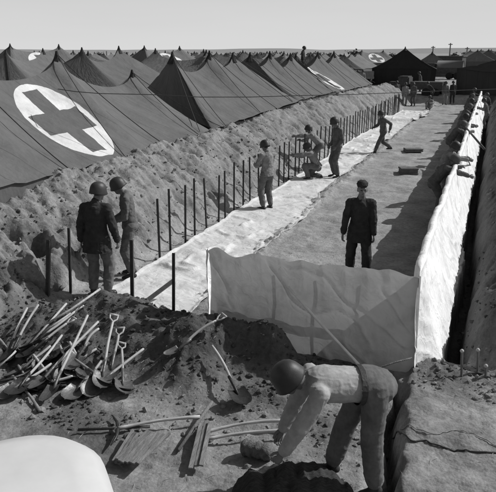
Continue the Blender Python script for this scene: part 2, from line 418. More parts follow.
# ------------------------------------------------------------------ tents
def tent(name, poles, xf, xr, xb, zf, zb, e0, e1, label, group=None, m='canvas', sag=.55, corner1=None, corner0=None, cornerb0=None, gap_shade_skirt=False, ridge_drop=.75,
         ground=.6, skirt=True, uv0=0.0, ropes=True, nu=14, nv=16, front_curve=None, rot=None):
    """poles: [(y, z)] along the ridge at x = xr; front eave x = xf, back eave x = xb; hips reach e0/e1 past the end poles"""
    root = empty(name, (0, 0, 0)); y0, yn = poles[0][0], poles[-1][0]
    def fp(y): return V((xf, y, zf)) if front_curve is None else V(front_curve(y))
    f0 = fp(y0-e0); f1 = fp(yn+e1)
    if corner0: f0 = V(corner0)
    if corner1: f1 = V(corner1)
    b1 = V((xb, yn+e1, zb)); b0 = V((xb, y0-e0, zb)) if cornerb0 is None else V(cornerb0)
    tops = []; bars = []
    for (ya, za), (yb, zb_) in zip(poles, poles[1:]):
        nn = max(8, int(nu*abs(yb-ya)/4))
        for k in range(nn):
            t = k/nn; z = za+(zb_-za)*t-ridge_drop*min(1, (yb-ya)/4.2)*(4*t*(1-t))**.62
            tops.append(V((xr, ya+(yb-ya)*t, z)))
    tops.append(V((xr, yn, poles[-1][1])))
    ring = []
    L = yn-y0 if yn > y0 else 1.0
    for p in tops:
        t = (p.y-y0)/L
        y = f0.y+(f1.y-f0.y)*t
        q = fp(y) if not (corner0 or corner1) else f0.lerp(f1, t)
        ring.append((q, p))
    for k in range(1, 13): ring.append((f1.lerp(b1, k/13), V((xr, yn, poles[-1][1]))))
    for p in tops[::-1]:
        t = (p.y-y0)/L; ring.append((b0.lerp(b1, t), p))
    for k in range(1, 13): ring.append((b0.lerp(f0, k/13), V((xr, y0, poles[0][1]))))
    E_ = np.array([q[:] for q, p in ring]); T = np.array([p[:] for q, p in ring])
    # scalloped eave
    cum = np.concatenate([[0], np.cumsum(np.linalg.norm(np.diff(E_, axis=0), axis=1))])
    n = len(ring); vv = np.linspace(0, 1, nv)[:, None]
    X = T[:, 0]*(1-vv)+E_[:, 0]*vv; Y = T[:, 1]*(1-vv)+E_[:, 1]*vv
    Z = T[:, 2]*(1-vv)+E_[:, 2]*vv-sag*(vv*(1-vv)*4)**.8*.5*(1-.25*vv)
    Z = Z-.05*np.abs(np.sin(cum*math.pi/1.55))[None, :]**.6*0+.035*(np.abs(np.sin(cum*math.pi/.93))[None, :]-.5)*vv**2
    Z = Z+.06*fbm(X*.8+Y*.8, Y*.9+X*.3, 4, 9)*(vv > 0)-.035*np.exp(-(fbm(X*.5+Y*.9, Y*.35-X*.6, 3, 39)/.04)**2)*(vv > 0)*(vv < 1)
    Lsl = np.linalg.norm(E_-T, axis=1)
    uvU = E_[:, 1][None, :]+0*vv; uvU = np.where((np.arange(n) < len(tops))[None, :], Y, cum[None, :]+0*vv)
    uvV = (1-vv)*Lsl[None, :]
    grid_mesh('canvas_roof', X, Y, Z, M[m], root, uv=np.stack([uvU, uvV], -1), cyc=True)
    if skirt:
        ev = np.linspace(0, 1, 5)[:, None]
        cen = np.array([xr, (y0+yn)/2]); din = cen-E_[:, :2]; din = din/np.linalg.norm(din, axis=1)[:, None]
        fold = .05*np.sin(cum*9)[None, :]+.04*np.sin(cum*4.3)[None, :]
        SX = (E_[:, 0]+din[:, 0]*.10)[None, :]+din[:, 0][None, :]*(.12*ev+fold*ev); SY = (E_[:, 1]+din[:, 1]*.10)[None, :]+din[:, 1][None, :]*(.12*ev+fold*ev)
        SZ = (Z[-1]-.0)[None, :]*(1-ev)+(ground-.25)*ev
        grid_mesh('wall_cloth', SX, SY, SZ, M['canvas_vdark'] if gap_shade_skirt else (M[m] if 'dark' in m else M['skirt']), root, uv=np.stack([np.tile(cum, (5, 1)), np.tile(ev, (1, n))], -1), cyc=True)
    for (py, pz) in poles:
        bm = bmesh.new(); tube(bm, [(xr, py, pz-.30), (xr, py, pz-.05), (xr, py, pz+.02), (xr, py, pz+.16)], [.24, .10, .07, .03], 8)
        from_bm('peak_cap', bm, M['cap'], root)
    if ropes:
        for (py, pz) in poles:
            for dy in ((-.12, .12) if len(poles) < 6 else (0,)):
                bm = bmesh.new()
                t = min(max((py-y0)/L, 0), 1); q = f0.lerp(f1, t); q = V((q.x, q.y+dy*9, q.z))
                pts = []
                for k in range(9):
                    s = k/8; z = pz*(1-s)+q.z*s-sag*(s*(1-s)*4)**.8*.5*(1-.25*s)+.035+.05*(1-s)
                    pts.append((xr+(q.x-xr)*s, py+(q.y-py)*s, z))
                tube(bm, pts, .012, 5)
                from_bm('guy_rope', bm, M['rope'], root)
    tag(root, label, 'tent', group); return root

c1 = PX(215, 134, -8.45)
big = tent('ward_tent', [(8.0, 4.05), (12.3, 4.0), (16.35, 4.0), (20.6, 3.38)], -8.25, -12.0, -15.8, 1.78, 1.7, 2.5, 1.0,
     'nearest big hospital tent with the huge white disc and dark cross painted on its roof', m='canvas_cross', sag=.30, corner1=c1, ridge_drop=.62)
# second tent whose hip end faces the camera
k2a = PX(213, 129, -8.75)
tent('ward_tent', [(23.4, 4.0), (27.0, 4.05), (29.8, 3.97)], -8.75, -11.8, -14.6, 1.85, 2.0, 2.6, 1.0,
     'peaked canvas tent just behind the big cross painted one, dark gap under its hip end', sag=.22, corner0=k2a, ridge_drop=.80, cornerb0=PX(140, 95, -13.6), gap_shade_skirt=True)  # near-black wall cloth paints in the shade of the gap
tent('ward_tent', [(32.2, 3.98), (35.4, 4.05), (39.4, 3.95)], -8.9, -11.8, -14.6, 1.85, 2.0, .9, .5,
     'third canvas tent along the bank, three peaks, without markings', sag=.22, ridge_drop=.8, m='canvas')
tent('ward_tent', [(40.6, 3.9), (46.2, 4.05), (51.2, 4.1)], -8.9, -11.8, -14.6, 1.75, 2.0, .6, 1.5,
     'far front row tent with white disc on its roof and a man on top', sag=.22, ridge_drop=.8, m='canvas_cross2')

# camp behind: rows of tents
def far_tents():
    n = 0
    protos = {}
    for mk in ('canvas_far', 'canvas', 'canvas_far2'):
        for np_ in (2, 3):
            pl = [(k*4.4, 3.35+.12*((k*7) % 3)) for k in range(np_)]
            protos[(mk, np_)] = tent('ward_tent', pl, 3.4, 0, -3.4, 1.35, 1.35, 2.0, 2.0, 'olive canvas tent among the crowded rows of the camp behind', 'tents of the camp behind', m=mk,
                                     sag=.35, ridge_drop=.7, ground=.0, ropes=False, nu=8, nv=8)
    used = set()
    spots = []
    for row, x0 in enumerate([-21, -31, -42, -54, -68, -84, -103, -126]):
        y = 14+row*4+rng.uniform(0, 6)
        while y < 110+row*35:
            spots.append((x0+rng.uniform(-1.2, 1.2), y)); y += rng.uniform(14.5, 20)
    for (x, y) in spots:
        q = V((x, y, 3))-CP; d = q.dot(Fv); u = 248+FPX*q.dot(Rv)/d
        if u < -60 or u > 520 or d < 0: continue
        if any(abs(u-mu) < mw and d < md+8 for mu, mw, md in ((37, 26, 52), (163, 16, 60))): continue
        ky = (random.choice(['canvas_far', 'canvas', 'canvas', 'canvas_far2']), random.choice([2, 3]))
        p = protos[ky]; o = p if ky not in used else copy_tree(p); used.add(ky)
        o.location = (x, y, H(x, y)+rng.uniform(-.1, .1)); o.rotation_euler.z = random.choice([0, 0, math.pi/2])+rng.uniform(-.08, .08)
        n += 1
    for ky, p in protos.items():
        if ky not in used:
            for ch in list(p.children): bpy.data.objects.remove(ch)
            bpy.data.objects.remove(p)
far_tents()
# white medical marker tents glimpsed behind the near ridge
def marked(u, v, d, lab, r=1.5, rz=-.35):
    q = CP+ray(u, v)*(d/FPX); o = tent('ward_tent', [(-2.2, 3.5), (2.2, 3.5)], 3.4, 0, -3.4, 1.35, 1.35, 2.0, 2.0, lab, m='canvas_cross3', sag=.3, ridge_drop=.5, ground=0, ropes=False)
    o.location = (q.x, q.y, H(q.x, q.y)+.35); o.rotation_euler.z = rz; return o
M['canvas_cross3'] = canvas_mat('canvas with painted disc', .13, disc=(0, 2.0, 1.45, 1))
marked(37, 66, 52, 'tent with a small white disc seen over the left ridge of the nearest tent')
marked(163, 64, 60, 'distant tent with a white disc seen just left of the second peaked tent')
marked(372, 62, 118, 'pale roofed tent with a round cross marking left of the black tent', rz=-.9)
# black tent, gable on
tb = tent('wall_tent', [(-5, 3.95), (0, 3.95)], 3.55, 0, -3.55, 1.75, 1.75, .02, 3, 'black peaked tent standing alone at the far end of the works', m='canvas_vdark', sag=.35, ridge_drop=.35, ground=0, ropes=False)
q = P(403, 83, .7); tb.location = (q.x, q.y, .68); tb.rotation_euler.z = math.radians(7)
o = tent('wall_tent', [(0, 3.5), (5, 3.5)], 3.8, 0, -3.8, 1.2, 1.2, .5, 1, 'grey tent directly behind the black peaked tent', m='canvas_far', sag=.3, ridge_drop=.3, ground=0, ropes=False)
q = P(424, 76, .7); o.location = (q.x+1, q.y, .68); o.rotation_euler.z = .1
o = tent('wall_tent', [(0, 3.3), (9, 3.3)], 5.5, 0, -4.2, 1.5, 2.2, .3, 1, 'low black tent with a pale roof flap at the right edge', m='canvas_dark', sag=.2, ridge_drop=.2, ground=0, ropes=False)
q = P(487, 95, .7); o.location = (q.x+1.5, q.y, .6); o.rotation_euler.z = -.12
for i, (u, v, s, lab) in enumerate([(476, 68, 1.25, 'small grey tent right of the far crate, first from the left'), (487, 67, 1.3, 'small grey tent at the far right, between two others'), (497, 66, 1.3, 'small grey tent cut off by the right edge')]):
    o = tent('wall_tent', [(0, 3.3), (6, 3.3)], 3.8, 0, -3.8, 1.2, 1.2, .5, 1, lab, m='canvas_far', sag=.3, ridge_drop=.3, ground=0, ropes=False)
    q = P(u, v, .7); o.location = (q.x, q.y, .68); o.rotation_euler.z = .25; o.scale = (s, s, s)

# ------------------------------------------------------------------ sheeting on the ground
def strip():
    ny, nx = 620, 60
    ys = np.geomspace(8.7, 49.5, ny); t = np.linspace(0, 1, nx)
    TT, YY = np.meshgrid(t, ys)
    L_ = -6.07+.10*fbm(YY*.7, YY*0, 3, 2)+.10*sst(17, 20, YY)*(1-sst(24, 27, YY)); R_ = -4.24+.22*fbm(YY*.8, YY*0+4, 3, 6)-.25*sst(14, 20, YY)*(1-sst(34, 44, YY))+.25*sst(40, 47, YY)
    XX = L_+(R_-L_)*TT
    hz = terrain(XX, YY)[0]*.3
    edge = np.minimum(TT, 1-TT)
    w = .09*np.abs(fbm(XX*1.2+YY*.4, YY*1.1, 4, 12))+.05*np.exp(-(fbm(XX*.8, YY*.7, 3, 19)/.05)**2)*np.clip(edge*6, 0, 1)
    w2 = .22*np.exp(-((YY-45.5-.6*XX)/.8)**2)+.18*np.exp(-((YY-41)/.6)**2)+.10*np.exp(-((YY-27+.7*XX)/.4)**2)
    ZZ = .012+hz.clip(0, .03)+w+w2+.03*(edge < .02)
    o = grid_mesh('ground_sheet', XX, YY, ZZ, M['sheet']); tag(o, 'long white canvas sheet rolled out flat on the ground beside the stakes', 'canvas sheet')
strip()

# ------------------------------------------------------------------ canvas wall
wall_root = empty('canvas_wall', (-.6, 8.1, 0))
def rel(X, Y, Z): return X+.6, Y-8.1, Z
def side_panel():
    ny, nz = 700, 44
    ys = np.geomspace(7.98, 52, ny); t = np.linspace(0, 1, nz)
    YY, TT = np.meshgrid(ys, t)
    top = 1.41+.05*fbm(ys*1.8, ys*0, 3, 3)+.05*np.abs(np.sin(ys*1.75))-.02
    flare = .06+.33*sst(7.95, 8.55, ys)
    XX = -.64+flare[None, :]*(1-TT)**1.3+.030*fbm(YY*1.6+TT*2, TT*2.2, 3, 8)*(1-.3*TT)+.022*np.exp(-(fbm(YY*1.1+TT*1.6, TT*1.4, 2, 29)/.05)**2)*(.3+.7*(1-TT))
    XX = XX+.03*fbm(YY*.6, TT*0, 2, 99)+.02*np.exp(-((TT-1)/.05)**2)
    YY2 = YY-.06*np.exp(-((YY-8.0)/.2)**2)*(1-TT)
    ZZ = -.02+TT*top[None, :]+.02*fbm(YY*5, TT*0, 2, 4)*(1-TT)
    f = np.array([[-.05, .012], [-.10, -.01], [-.125, -.08], [-.13, -.20]])
    XX = np.concatenate([XX]+[XX[-1:]+a-.012*np.sin(ys*6+a*9)[None, :] for a, b in f*np.array([1, 1])]); XX[-4:] = XX[-5:-4]+(XX[-4:]-XX[-5:-4])*sst(7.98, 8.5, ys)[None, :]; YY2 = np.concatenate([YY2]+[YY2[-1:]]*4); ZZ = np.concatenate([ZZ]+[ZZ[-1:]+b for a, b in f])
    X, Y, Z = rel(XX, YY2, ZZ); return grid_mesh('side_canvas', X, Y, Z, M['wall_lit'], wall_root)
side_panel()
def front_panel():
    nx, nz = 260, 60
    s = np.linspace(0, 1, nx); t = np.linspace(0, 1, nz); S, T = np.meshgrid(s, t)
    x0, x1 = -3.55, -.62
    top = 1.40+.02*np.sin(s*31)+.035*fbm(s*9, s*0, 3, 5)-.05*np.exp(-((s-.14)/.05)**2)+.05*np.exp(-((s-.03)/.04)**2)+.02*np.abs(np.sin(s*23))
    XX = x0+(x1-x0)*S+.02*T; XX = XX+.06*np.exp(-((S-1)/.06)**2)*(1-T)**1.5
    YY = 8.02-.03*fbm(S*9, T*3, 4, 44)-.05*np.abs(np.sin(S*31+T*1.5))*(T**4)*.8-.03*(1-T)-.05*np.exp(-(fbm(S*4+T*1.5, T*1.4, 3, 51)/.05)**2)*.6
    YY = YY-.05*np.exp(-((T-1)/.03)**2)
    ZZ = -.05+T*(top+.05)[None, :]+.25*np.exp(-((S)/.03)**2)*0
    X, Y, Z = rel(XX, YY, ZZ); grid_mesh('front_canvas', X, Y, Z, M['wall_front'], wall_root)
    # turned back left edge
    nx = 30; s = np.linspace(0, 1, nx); S, T = np.meshgrid(s, t)
    XX = x0-.02-.16*np.sin(S*3)*(.6+.4*T)+.03*fbm(S*4, T*6, 3, 61); YY = 8.0+.62*S+.02*fbm(S*5, T*6, 2, 62)
    ZZ = -.05+T*(1.45-.14*S+.05*fbm(S*4, S*0, 2, 7))
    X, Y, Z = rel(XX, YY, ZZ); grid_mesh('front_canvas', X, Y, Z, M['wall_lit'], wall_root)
front_panel()
def wall_frame():
    for (x, y) in [(-3.46, 8.12), (-2.45, 8.11), (-1.85, 8.11), (-1.25, 8.11)]:
        bm = bmesh.new(); tube(bm, [(x+.6, y-8.1, -.3), (x+.6, y-8.1, 1.28)], .016, 8); from_bm('post', bm, M['post'], wall_root)
    for y in np.arange(8.5, 51, 1.6):
        bm = bmesh.new(); tube(bm, [(-.70+.6, y-8.1, -.3), (-.70+.6, y-8.1, 1.28)], .035, 8); from_bm('post', bm, M['post'], wall_root)
    bm = bmesh.new(); tube(bm, [(-3.55+.6, .05, .66), (-2.4+.6, .05, .60), (-.72+.6, .05, .62)], .045, 8); from_bm('rail', bm, M['post'], wall_root)
    bm = bmesh.new(); box(bm, (-.74+.6, 21.9, .62), (.03, 43, .09)); from_bm('rail', bm, M['post'], wall_root)
wall_frame()
tag(wall_root, 'waist high wall of stretched white canvas, sunlit along its side and grey at its end', 'canvas wall')

# ------------------------------------------------------------------ stakes
def picket(h=1.3):
    bm = bmesh.new()
    pts = [(-.022, -.012), (.022, -.012), (.022, -.004), (.005, -.004), (.005, .024), (-.005, .024), (-.005, -.004), (-.022, -.004)]
    zs = (-.25, h)
    a = [bm.verts.new((x*1.25, y*1.25, zs[0])) for x, y in pts]; b = [bm.verts.new((x*1.25, y*1.25, zs[1])) for x, y in pts]
    for k in range(8): bm.faces.new((a[k], a[(k+1) % 8], b[(k+1) % 8], b[k]))
    bm.faces.new(b); bm.faces.new(a[::-1])
    return bm
p0 = from_bm('stake', picket(), M['iron'])
GR = 'iron stakes in the long row at the foot of the earth bank'
first = True
y = 11.2
ys_ = []
while y < 48.5: ys_.append(y); y += (.60+.04*rng.rand())
for i, y in enumerate(ys_):
    o = p0 if first else p0.copy()
    if not first: C.objects.link(o)
    first = False
    x = -6.12+.03*rng.randn(); o.location = (x, y, max(0, min(.2, H(x, y)))); o.rotation_euler = (.012*rng.randn(), .014*rng.randn(), rng.uniform(-.4, .4))
    o.scale = (.85, .85, rng.uniform(.93, 1.06))
    tag(o, 'dark iron stake in the long row at the foot of the earth bank', 'stake', GR)
def single(u0, v0, u1, v1, label, r=1.0, z0=0.0):
    a = P(u0, v0, z0); d = ray(u1, v1); # top on the vertical plane through a facing camera
    n = V((Fv.x, Fv.y, 0)).normalized(); t = (a-CP).dot(n)/d.dot(n); b = CP+d*t
    o = from_bm('stake', picket((b-a).length), M['iron']); o.location = a
    o.rotation_euler = (b-a).to_track_quat('Z', 'Y').to_euler(); o.scale = (r, r, 1)
    tag(o, label, 'stake'); return o
single(48, 302, 49, 240, 'thick black stake nearest the left edge, against the bank', 1.5)
single(71, 294, 69, 228, 'thin stake second from the left edge, against the bank')
single(174, 332, 174, 253, 'black stake standing alone on the white sheet', 1.0)
single(133, 312, 132, 240, 'black stake right in front of the soldier looking down', 1.3)
bm = bmesh.new(); a = P(138, 309, .02); b = P(173, 281, .35); a.z = .05
tube(bm, [a, b], .045, 4); tag(from_bm('brace', bm, M['iron']), 'dark plank slanting across the sheet to the lone black stake', 'plank')

# ------------------------------------------------------------------ overhead cable
bm = bmesh.new()
A = PX(40, 86, -10.9); B = PX(200, 97.5, -8.6); Cc = PY(420, 93, 19); D = PY(560, 90, 20)
ctrl = [(58, 89, 15.9), (75, 91.5, 15.4), (100, 93.5, 15.5), (150, 94.5, 15.6), (200, 97, 15.8), (250, 97, 16), (300, 95.5, 16.4), (350, 94.5, 17), (400, 92.5, 18), (440, 91, 19), (500, 89, 20), (600, 86, 22)]
pts = [CP+ray(u, v)*(d/FPX) for u, v, d in ctrl]
tube(bm, pts, .010, 6); tag(from_bm('overhead_cable', bm, M['rope'], smooth=True), 'single dark cable strung across the works from the nearest tent', 'cable')

# ------------------------------------------------------------------ tools
def orient(o, a, b, up=(0, 0, 1), roll=0):
    z = (V(b)-V(a)).normalized(); x = V(up).cross(z)
    if x.length < .01: x = V((1, 0, 0))
    x.normalize(); y = z.cross(x)
    m = Matrix(((x.x, y.x, z.x, 0), (x.y, y.y, z.y, 0), (x.z, y.z, z.z, 0), (0, 0, 0, 1))) @ Matrix.Rotation(roll, 4, 'Z')
    o.matrix_world = Matrix.Translation(V(a)) @ m
def shovel(a, b, label, grip=False, dark=False, roll=0.0, flip=False, bend=.008, wood=None, small=False):
    a, b = V(a), V(b); L = (b-a).length
    root = empty('shovel'); 
    bl = .30 if not small else .2; bw = .125 if not small else .08
    nv, nu = 14, 13; t = np.linspace(0, 1, nv)[:, None]; s = np.linspace(-1, 1, nu)[None, :]
    w = bw*np.where(t < .55, np.sqrt(np.clip(1-((.55-t)/.55)**2.2, 0, 1))*.97+.03, 1.0-.10*(t-.55)/.45)
    X = w*s; Zz = bl*t+0*s; Y = -.045*(1-s**2)*(.4+.6*t)+.05*(1-t)**2+.012
    Yt = Y+.0035
    sg = -1 if flip else 1
    XX = np.concatenate([X, X[::-1]]); YY = np.concatenate([Y, Yt[::-1]])*sg; ZZ = np.concatenate([Zz, Zz[::-1]])
    grid_mesh('blade', XX, YY, ZZ, M['steel_dk' if dark else 'steel'], root)
    bm = bmesh.new(); tube(bm, [(0, -.02*sg, bl*.72), (0, -.01*sg, bl), (0, .0, bl+.12), (0, 0, bl+.2)], [.012, .019, .021, .02], 8)
    from_bm('socket', bm, M['steel_dk' if dark else 'steel'], root, True)
    bm = bmesh.new(); end = L-(.13 if grip else 0)
    pts = [(bend*math.sin(math.pi*k/8), bend*.6*math.sin(math.pi*k/8), bl+.12+(end-bl-.12)*k/8) for k in range(9)]
    tube(bm, pts, [.0185]*8+[.016], 8); from_bm('handle', bm, wood or M['wood'], root, True)
    if grip:
        bm = bmesh.new()
        tube(bm, [(0, 0, end-.03), (0, 0, end+.01), (.05, 0, end+.06), (.055, 0, L-.005)], [.017, .013, .012, .012], 6)
        tube(bm, [(0, 0, end-.03), (0, 0, end+.01), (-.05, 0, end+.06), (-.055, 0, L-.005)], [.017, .013, .012, .012], 6)
        tube(bm, [(-.065, 0, L), (.065, 0, L)], .016, 8)
        from_bm('grip', bm, wood or M['wood'], root, True)
    orient(root, a, b, roll=roll); tag(root, label, 'shovel'); return root
def crop(x, y): return x/3.307, 290+y/3.307
def sv(tip, end, label, lt=.05, le=.12, **k):
    a = hit(*crop(*tip), lt); b = hit(*crop(*end), le)
    L = (b-a).length
    if L < .75: b = a+(b-a)*(.75/L)
    k.setdefault('roll', random.uniform(-.7, .7)); k.setdefault('wood', M[random.choice(['wood', 'wood', 'wood2'])]); k.setdefault('bend', random.uniform(-.012, .014)); return shovel(a, b, label, **k)
sv((150, 378), (290, 85), 'long handled shovel standing steepest from the pile with a pale blade', .04, .30)
sv((95, 340), (325, 105), 'shovel with a wide dusty blade lying under the steep one', .05, .22, flip=False)
sv((272, 350), (475, 195), 'shovel at the right end of the pile, plain handle pointing up right', .04, .16)
sv((215, 372), (335, 235), 'short handled shovel low in the pile, blade nearly on the ground', .03, .10)
sv((218, 270), (300, 165), 'shovel in the middle of the pile with a crooked handle', .08, .18, bend=.03)
sv((330, 335), (378, 85), 'shovel with a grip at its end leaning back up the heap, left one of two', .06, .34, grip=True)
sv((355, 310), (398, 128), 'shovel with a grip at its end leaning back up the heap, right one of two', .06, .26, grip=True)
sv((410, 355), (402, 180), 'upright small shovel at the right of the pile with a flared blade', .04, .14, grip=True)
sv((60, 235), (245, 95), 'shovel with a dark blade and a grip pointing right up the heap', .10, .12, grip=True, dark=True)
sv((70, 205), (270, 55), 'upper shovel with a dark blade and a grip, high on the heap', .10, .12, grip=True, dark=True)
sv((5, 250), (90, 60), 'shovel at the left edge with its plain handle up the slope', .06, .16, dark=True)
sv((12, 245), (127, 50), 'second shovel from the left edge, handle up the slope', .10, .20, dark=True)
sv((-20, 368), (170, 245), 'shovel whose pale blade pokes in from the left edge', .03, .12)
sv((30, 360), (205, 150), 'shovel buried under the others, only its handle showing', .06, .10, dark=True)
def smooth_pts(p, n=10):
    o = []
    for i in range(len(p)-1):
        a, b, c, d = p[max(i-1, 0)], p[i], p[i+1], p[min(i+2, len(p)-1)]
        for k in range(n):
            t = k/n; q = .5*((2*b)+(c-a)*t+(2*a-5*b+4*c-d)*t*t+(3*b-a-3*c+d)*t**3)
            q = V((q.x+.004*math.sin(len(o)*.7), q.y+.006*math.sin(len(o)*.43+1), q.z)); q.z = H(q.x, q.y)+.012; o.append(q)
    return o
rng3 = random.Random(21)
XS = [((40, 330), (175, 300), 1), ((120, 345), (60, 250), 1), ((200, 330), (110, 215), 0), ((20, 300), (130, 215), 0), ((255, 300), (200, 190), 0), ((180, 310), (285, 225), 1), ((300, 300), (240, 190), 0),
      ((385, 330), (290, 260), 0), ((110, 270), (215, 195), 1), ((70, 255), (5, 175), 1), ((140, 240), (255, 175), 1), ((430, 345), (352, 280), 0)]
XL = ['half buried shovel under the left of the pile', 'shovel lying flat across the left of the pile', 'shovel lying across the middle of the pile, handle up left', 'dusty shovel low at the left of the pile', 'shovel in the pile behind the wide blade', 'dark shovel pointing right in the middle of the pile', 'shovel tucked behind the steep one',
      'shovel lying left to right at the right of the pile', 'dark bladed shovel in the upper part of the pile', 'dark bladed shovel by the left edge, handle up left', 'small dark shovel high in the pile', 'shovel at the right end lying behind the upright one']
for (a_, b_, dk_), lab_ in zip(XS, XL): sv(a_, b_, lab_, .03, rng3.uniform(.06, .16), dark=bool(dk_), grip=rng3.random() < .3, wood=M[rng3.choice(['wood2', 'wood_dk', 'wood'])])
def stick(name, pts, r, m, label, cat):
    bm = bmesh.new(); tube(bm, pts, r, 8); return tag(from_bm(name, bm, m, smooth=True), label, cat)
def chit(x, y, dz): return hit(*crop(x, y), dz)
stick('tool_handle', [chit(145, 122, .08), chit(240, 62, .12), chit(332, -2, .14)], .017, M['wood'], 'longest loose tool handle lying on top of the heap', 'tool handle')
stick('tool_handle', [chit(140, 142, .05), chit(235, 80, .07)], .017, M['wood'], 'loose tool handle just below the longest one', 'tool handle')
stick('tool_handle', [chit(100, 180, .05), chit(220, 45, .10)], .016, M['wood'], 'short loose handle crossing behind the longest one', 'tool handle')
stick('tool_handle', [chit(-5, 255, .08), chit(52, 203, .14)], .018, M['wood'], 'forked pale handle end at the left edge', 'tool handle')
def pick(a, b, label, hd=None, m=None, bend=.02, hl=.3):
    a, b = V(a), V(b); L = (b-a).length; root = empty('pickaxe')
    bm = bmesh.new(); pts = [(bend*math.sin(math.pi*k/8), 0, -.04+(L+.04)*k/8) for k in range(9)]
    tube(bm, pts, [.026, .022, .018, .017, .017, .018, .019, .021, .022], 8); from_bm('handle', bm, m or M['wood'], root, True)
    bm = bmesh.new(); tube(bm, [(-hl, 0, -.07), (-hl*.5, 0, -.015), (0, 0, 0), (hl*.5, 0, -.015), (hl, 0, -.07)], [.006, .018, .028, .018, .008], 6)
    from_bm('head', bm, hd or M['steel_dk'], root, True)
    orient(root, a, b); tag(root, label, 'pickaxe'); return root
pick(chit(45, 292, .08), chit(132, 400, .04), 'pickaxe lying in front of the shovels with its head to the left', m=M['wood_dk'], hl=.26)
def at(u, v, dz): return hit(u, v, dz)
# single tools on the centre heaps
a_ = at(166, 360, .06)
def near(u, v, ref, dd=0): return CP+ray(u, v)*(((ref-CP).dot(Fv)+dd)/FPX)
shovel(a_, near(224, 315, a_, .25), 'shovel stuck on the middle heap with a curved handle and pale small blade', grip=True, bend=.025, small=True)
shovel(at(246, 408, .04), at(212, 346, .22), 'lone shovel with a thin bent handle and dark blade right of the middle heap', bend=-.03, dark=True)
pick(at(118, 429, .06), at(200, 417, .10), 'pickaxe lying by the bundle of slats, pale curved handle', bend=.045)
pick(at(205, 433, .07), at(288, 421, .14), 'upper one of two pickaxes with pale curved handles by the bending man', bend=.07, hl=.2)
pick(at(207, 440, .07), at(291, 431, .10), 'lower one of two pickaxes with pale curved handles by the bending man', bend=.05, hl=.2)
stick('iron_rod', [at(78, 430, .05), at(150, 427, .05)], .016, M['iron'], 'straight dark iron rod on the ground left of the pickaxe', 'rod')
stick('tool_handle', [at(212, 402, .14), at(178, 451, .04)], .022, M['post'], 'weathered handle leaning beside the narrow boards', 'tool handle')
# boards
def boards(name, a, b, n, w, label, cat, th=.02, m='board', spread=None):
    a, b = V(a), V(b); d = (b-a); L = d.length; side = d.cross(V((0, 0, 1))).normalized(); root = empty(name, a)
    q = d.to_track_quat('Y', 'Z').to_matrix()
    for k in range(n):
        bm = bmesh.new(); off = side*((k-(n-1)/2)*w*(1.04 if spread is None else spread))+V((0, 0, .02*random.random()+.008*k))
        box(bm, d*.5+off+d.normalized()*random.uniform(-.04, .04), (w*.96, L*random.uniform(.93, 1.02), th), q @ Matrix.Rotation(random.uniform(-.15, .15), 3, 'Y'), .003)
        from_bm('slat', bm, M[m], root)
    tag(root, label, cat)
boards('slat_bundle', at(126, 466, .07), at(158, 436, .12), 7, .045, 'bundle of thin grey wooden slats fanned out on the ground', 'wood slats')
boards('slat_bundle', at(117, 463, .04), at(136, 432, .10), 3, .04, 'three thin slats leaning off the left side of the bundle', 'wood slats')
boards('board_pair', at(196, 470, .05), at(206, 424, .10), 3, .05, 'narrow weathered boards laid side by side pointing up the picture', 'boards')
# roll and sack by the bending man
def roll(a, b, r, label):
    bm = bmesh.new(); a = V(a); b = V(b); n = 12
    pts = [a.lerp(b, k/n) for k in range(n+1)]; tube(bm, pts, [r*(.8 if k in (0, n) else 1+.10*math.sin(k*2.1)) for k in range(n+1)], 18)
    o = from_bm('burlap_roll', bm, M['burlap'], smooth=True); tag(o, label, 'roll')
roll(at(243, 447, .10), at(272, 453, .10), .09, 'short rolled up length of burlap on the ground by the bending man')
# leaning pole + cord at the corner
M['pole'] = mat('pole in sunlit tone', .75, .6, .15, 9, .2, 50)  # wood brightened to paint in sunlight that the wall blocks here
stick('pole', [PY(372, 379, 7.55), PY(322, 325, 7.72), PY(288, 287, 7.84)], .019, M['pole'], 'long thin pole in sunlit tone leaning against the end of the canvas wall', 'pole')
bm = bmesh.new(); tube(bm, [PY(412, 358, 7.86), PY(396, 362, 7.75), P(372, 370, .25)], .012, 6)
tag(from_bm('cord', bm, M['rope'] if 0 else M['burlap'], smooth=True), 'taut cord tied to the lower corner of the canvas wall', 'cord')
# wire across the flat ground
pts = []
for k, (u, v) in enumerate([(392, 441), (410, 440), (425, 441), (440, 446), (455, 451), (470, 451), (500, 454)]): pts.append(at(u, v, .015))
pts = smooth_pts(pts)
bm = bmesh.new(); tube(bm, pts, .009, 6); tag(from_bm('ground_wire', bm, M['iron'], smooth=True), 'thin dark wire snaking over the flat ground at lower right', 'wire')
pts = [at(u, v, .012) for (u, v) in [(400, 430), (430, 433), (460, 431), (480, 438), (500, 447)]]
pts = smooth_pts(pts)
bm = bmesh.new(); tube(bm, pts, .005, 5); tag(from_bm('ground_wire', bm, M['wood_dk'], smooth=True), 'faint second wire just above the dark one on the flat ground', 'wire')
# small pegs at the right
for (u, v, vt, lab) in [(462, 377, 351, 'short peg with a pale head by the trench end, left one'), (478, 374, 350, 'short peg with a pale head by the trench end, right one'), (486, 378, 366, 'short dark peg stub, rightmost by the trench end')]:
    a = at(u, v, 0); d = ray(u, vt); t = (a-CP).dot(V((Fv.x, Fv.y, 0)))/d.dot(V((Fv.x, Fv.y, 0))); b = CP+d*t
    root = empty('peg', a); bm = bmesh.new(); tube(bm, [(0, 0, -.08), V(b-a)], .017, 7); from_bm('shaft', bm, M['post'], root)
    bm = bmesh.new(); bmesh.ops.create_uvsphere(bm, u_segments=8, v_segments=6, radius=.026, matrix=Matrix.Translation(b-a)); from_bm('head', bm, M['wood'], root, True)
    tag(root, lab, 'peg')
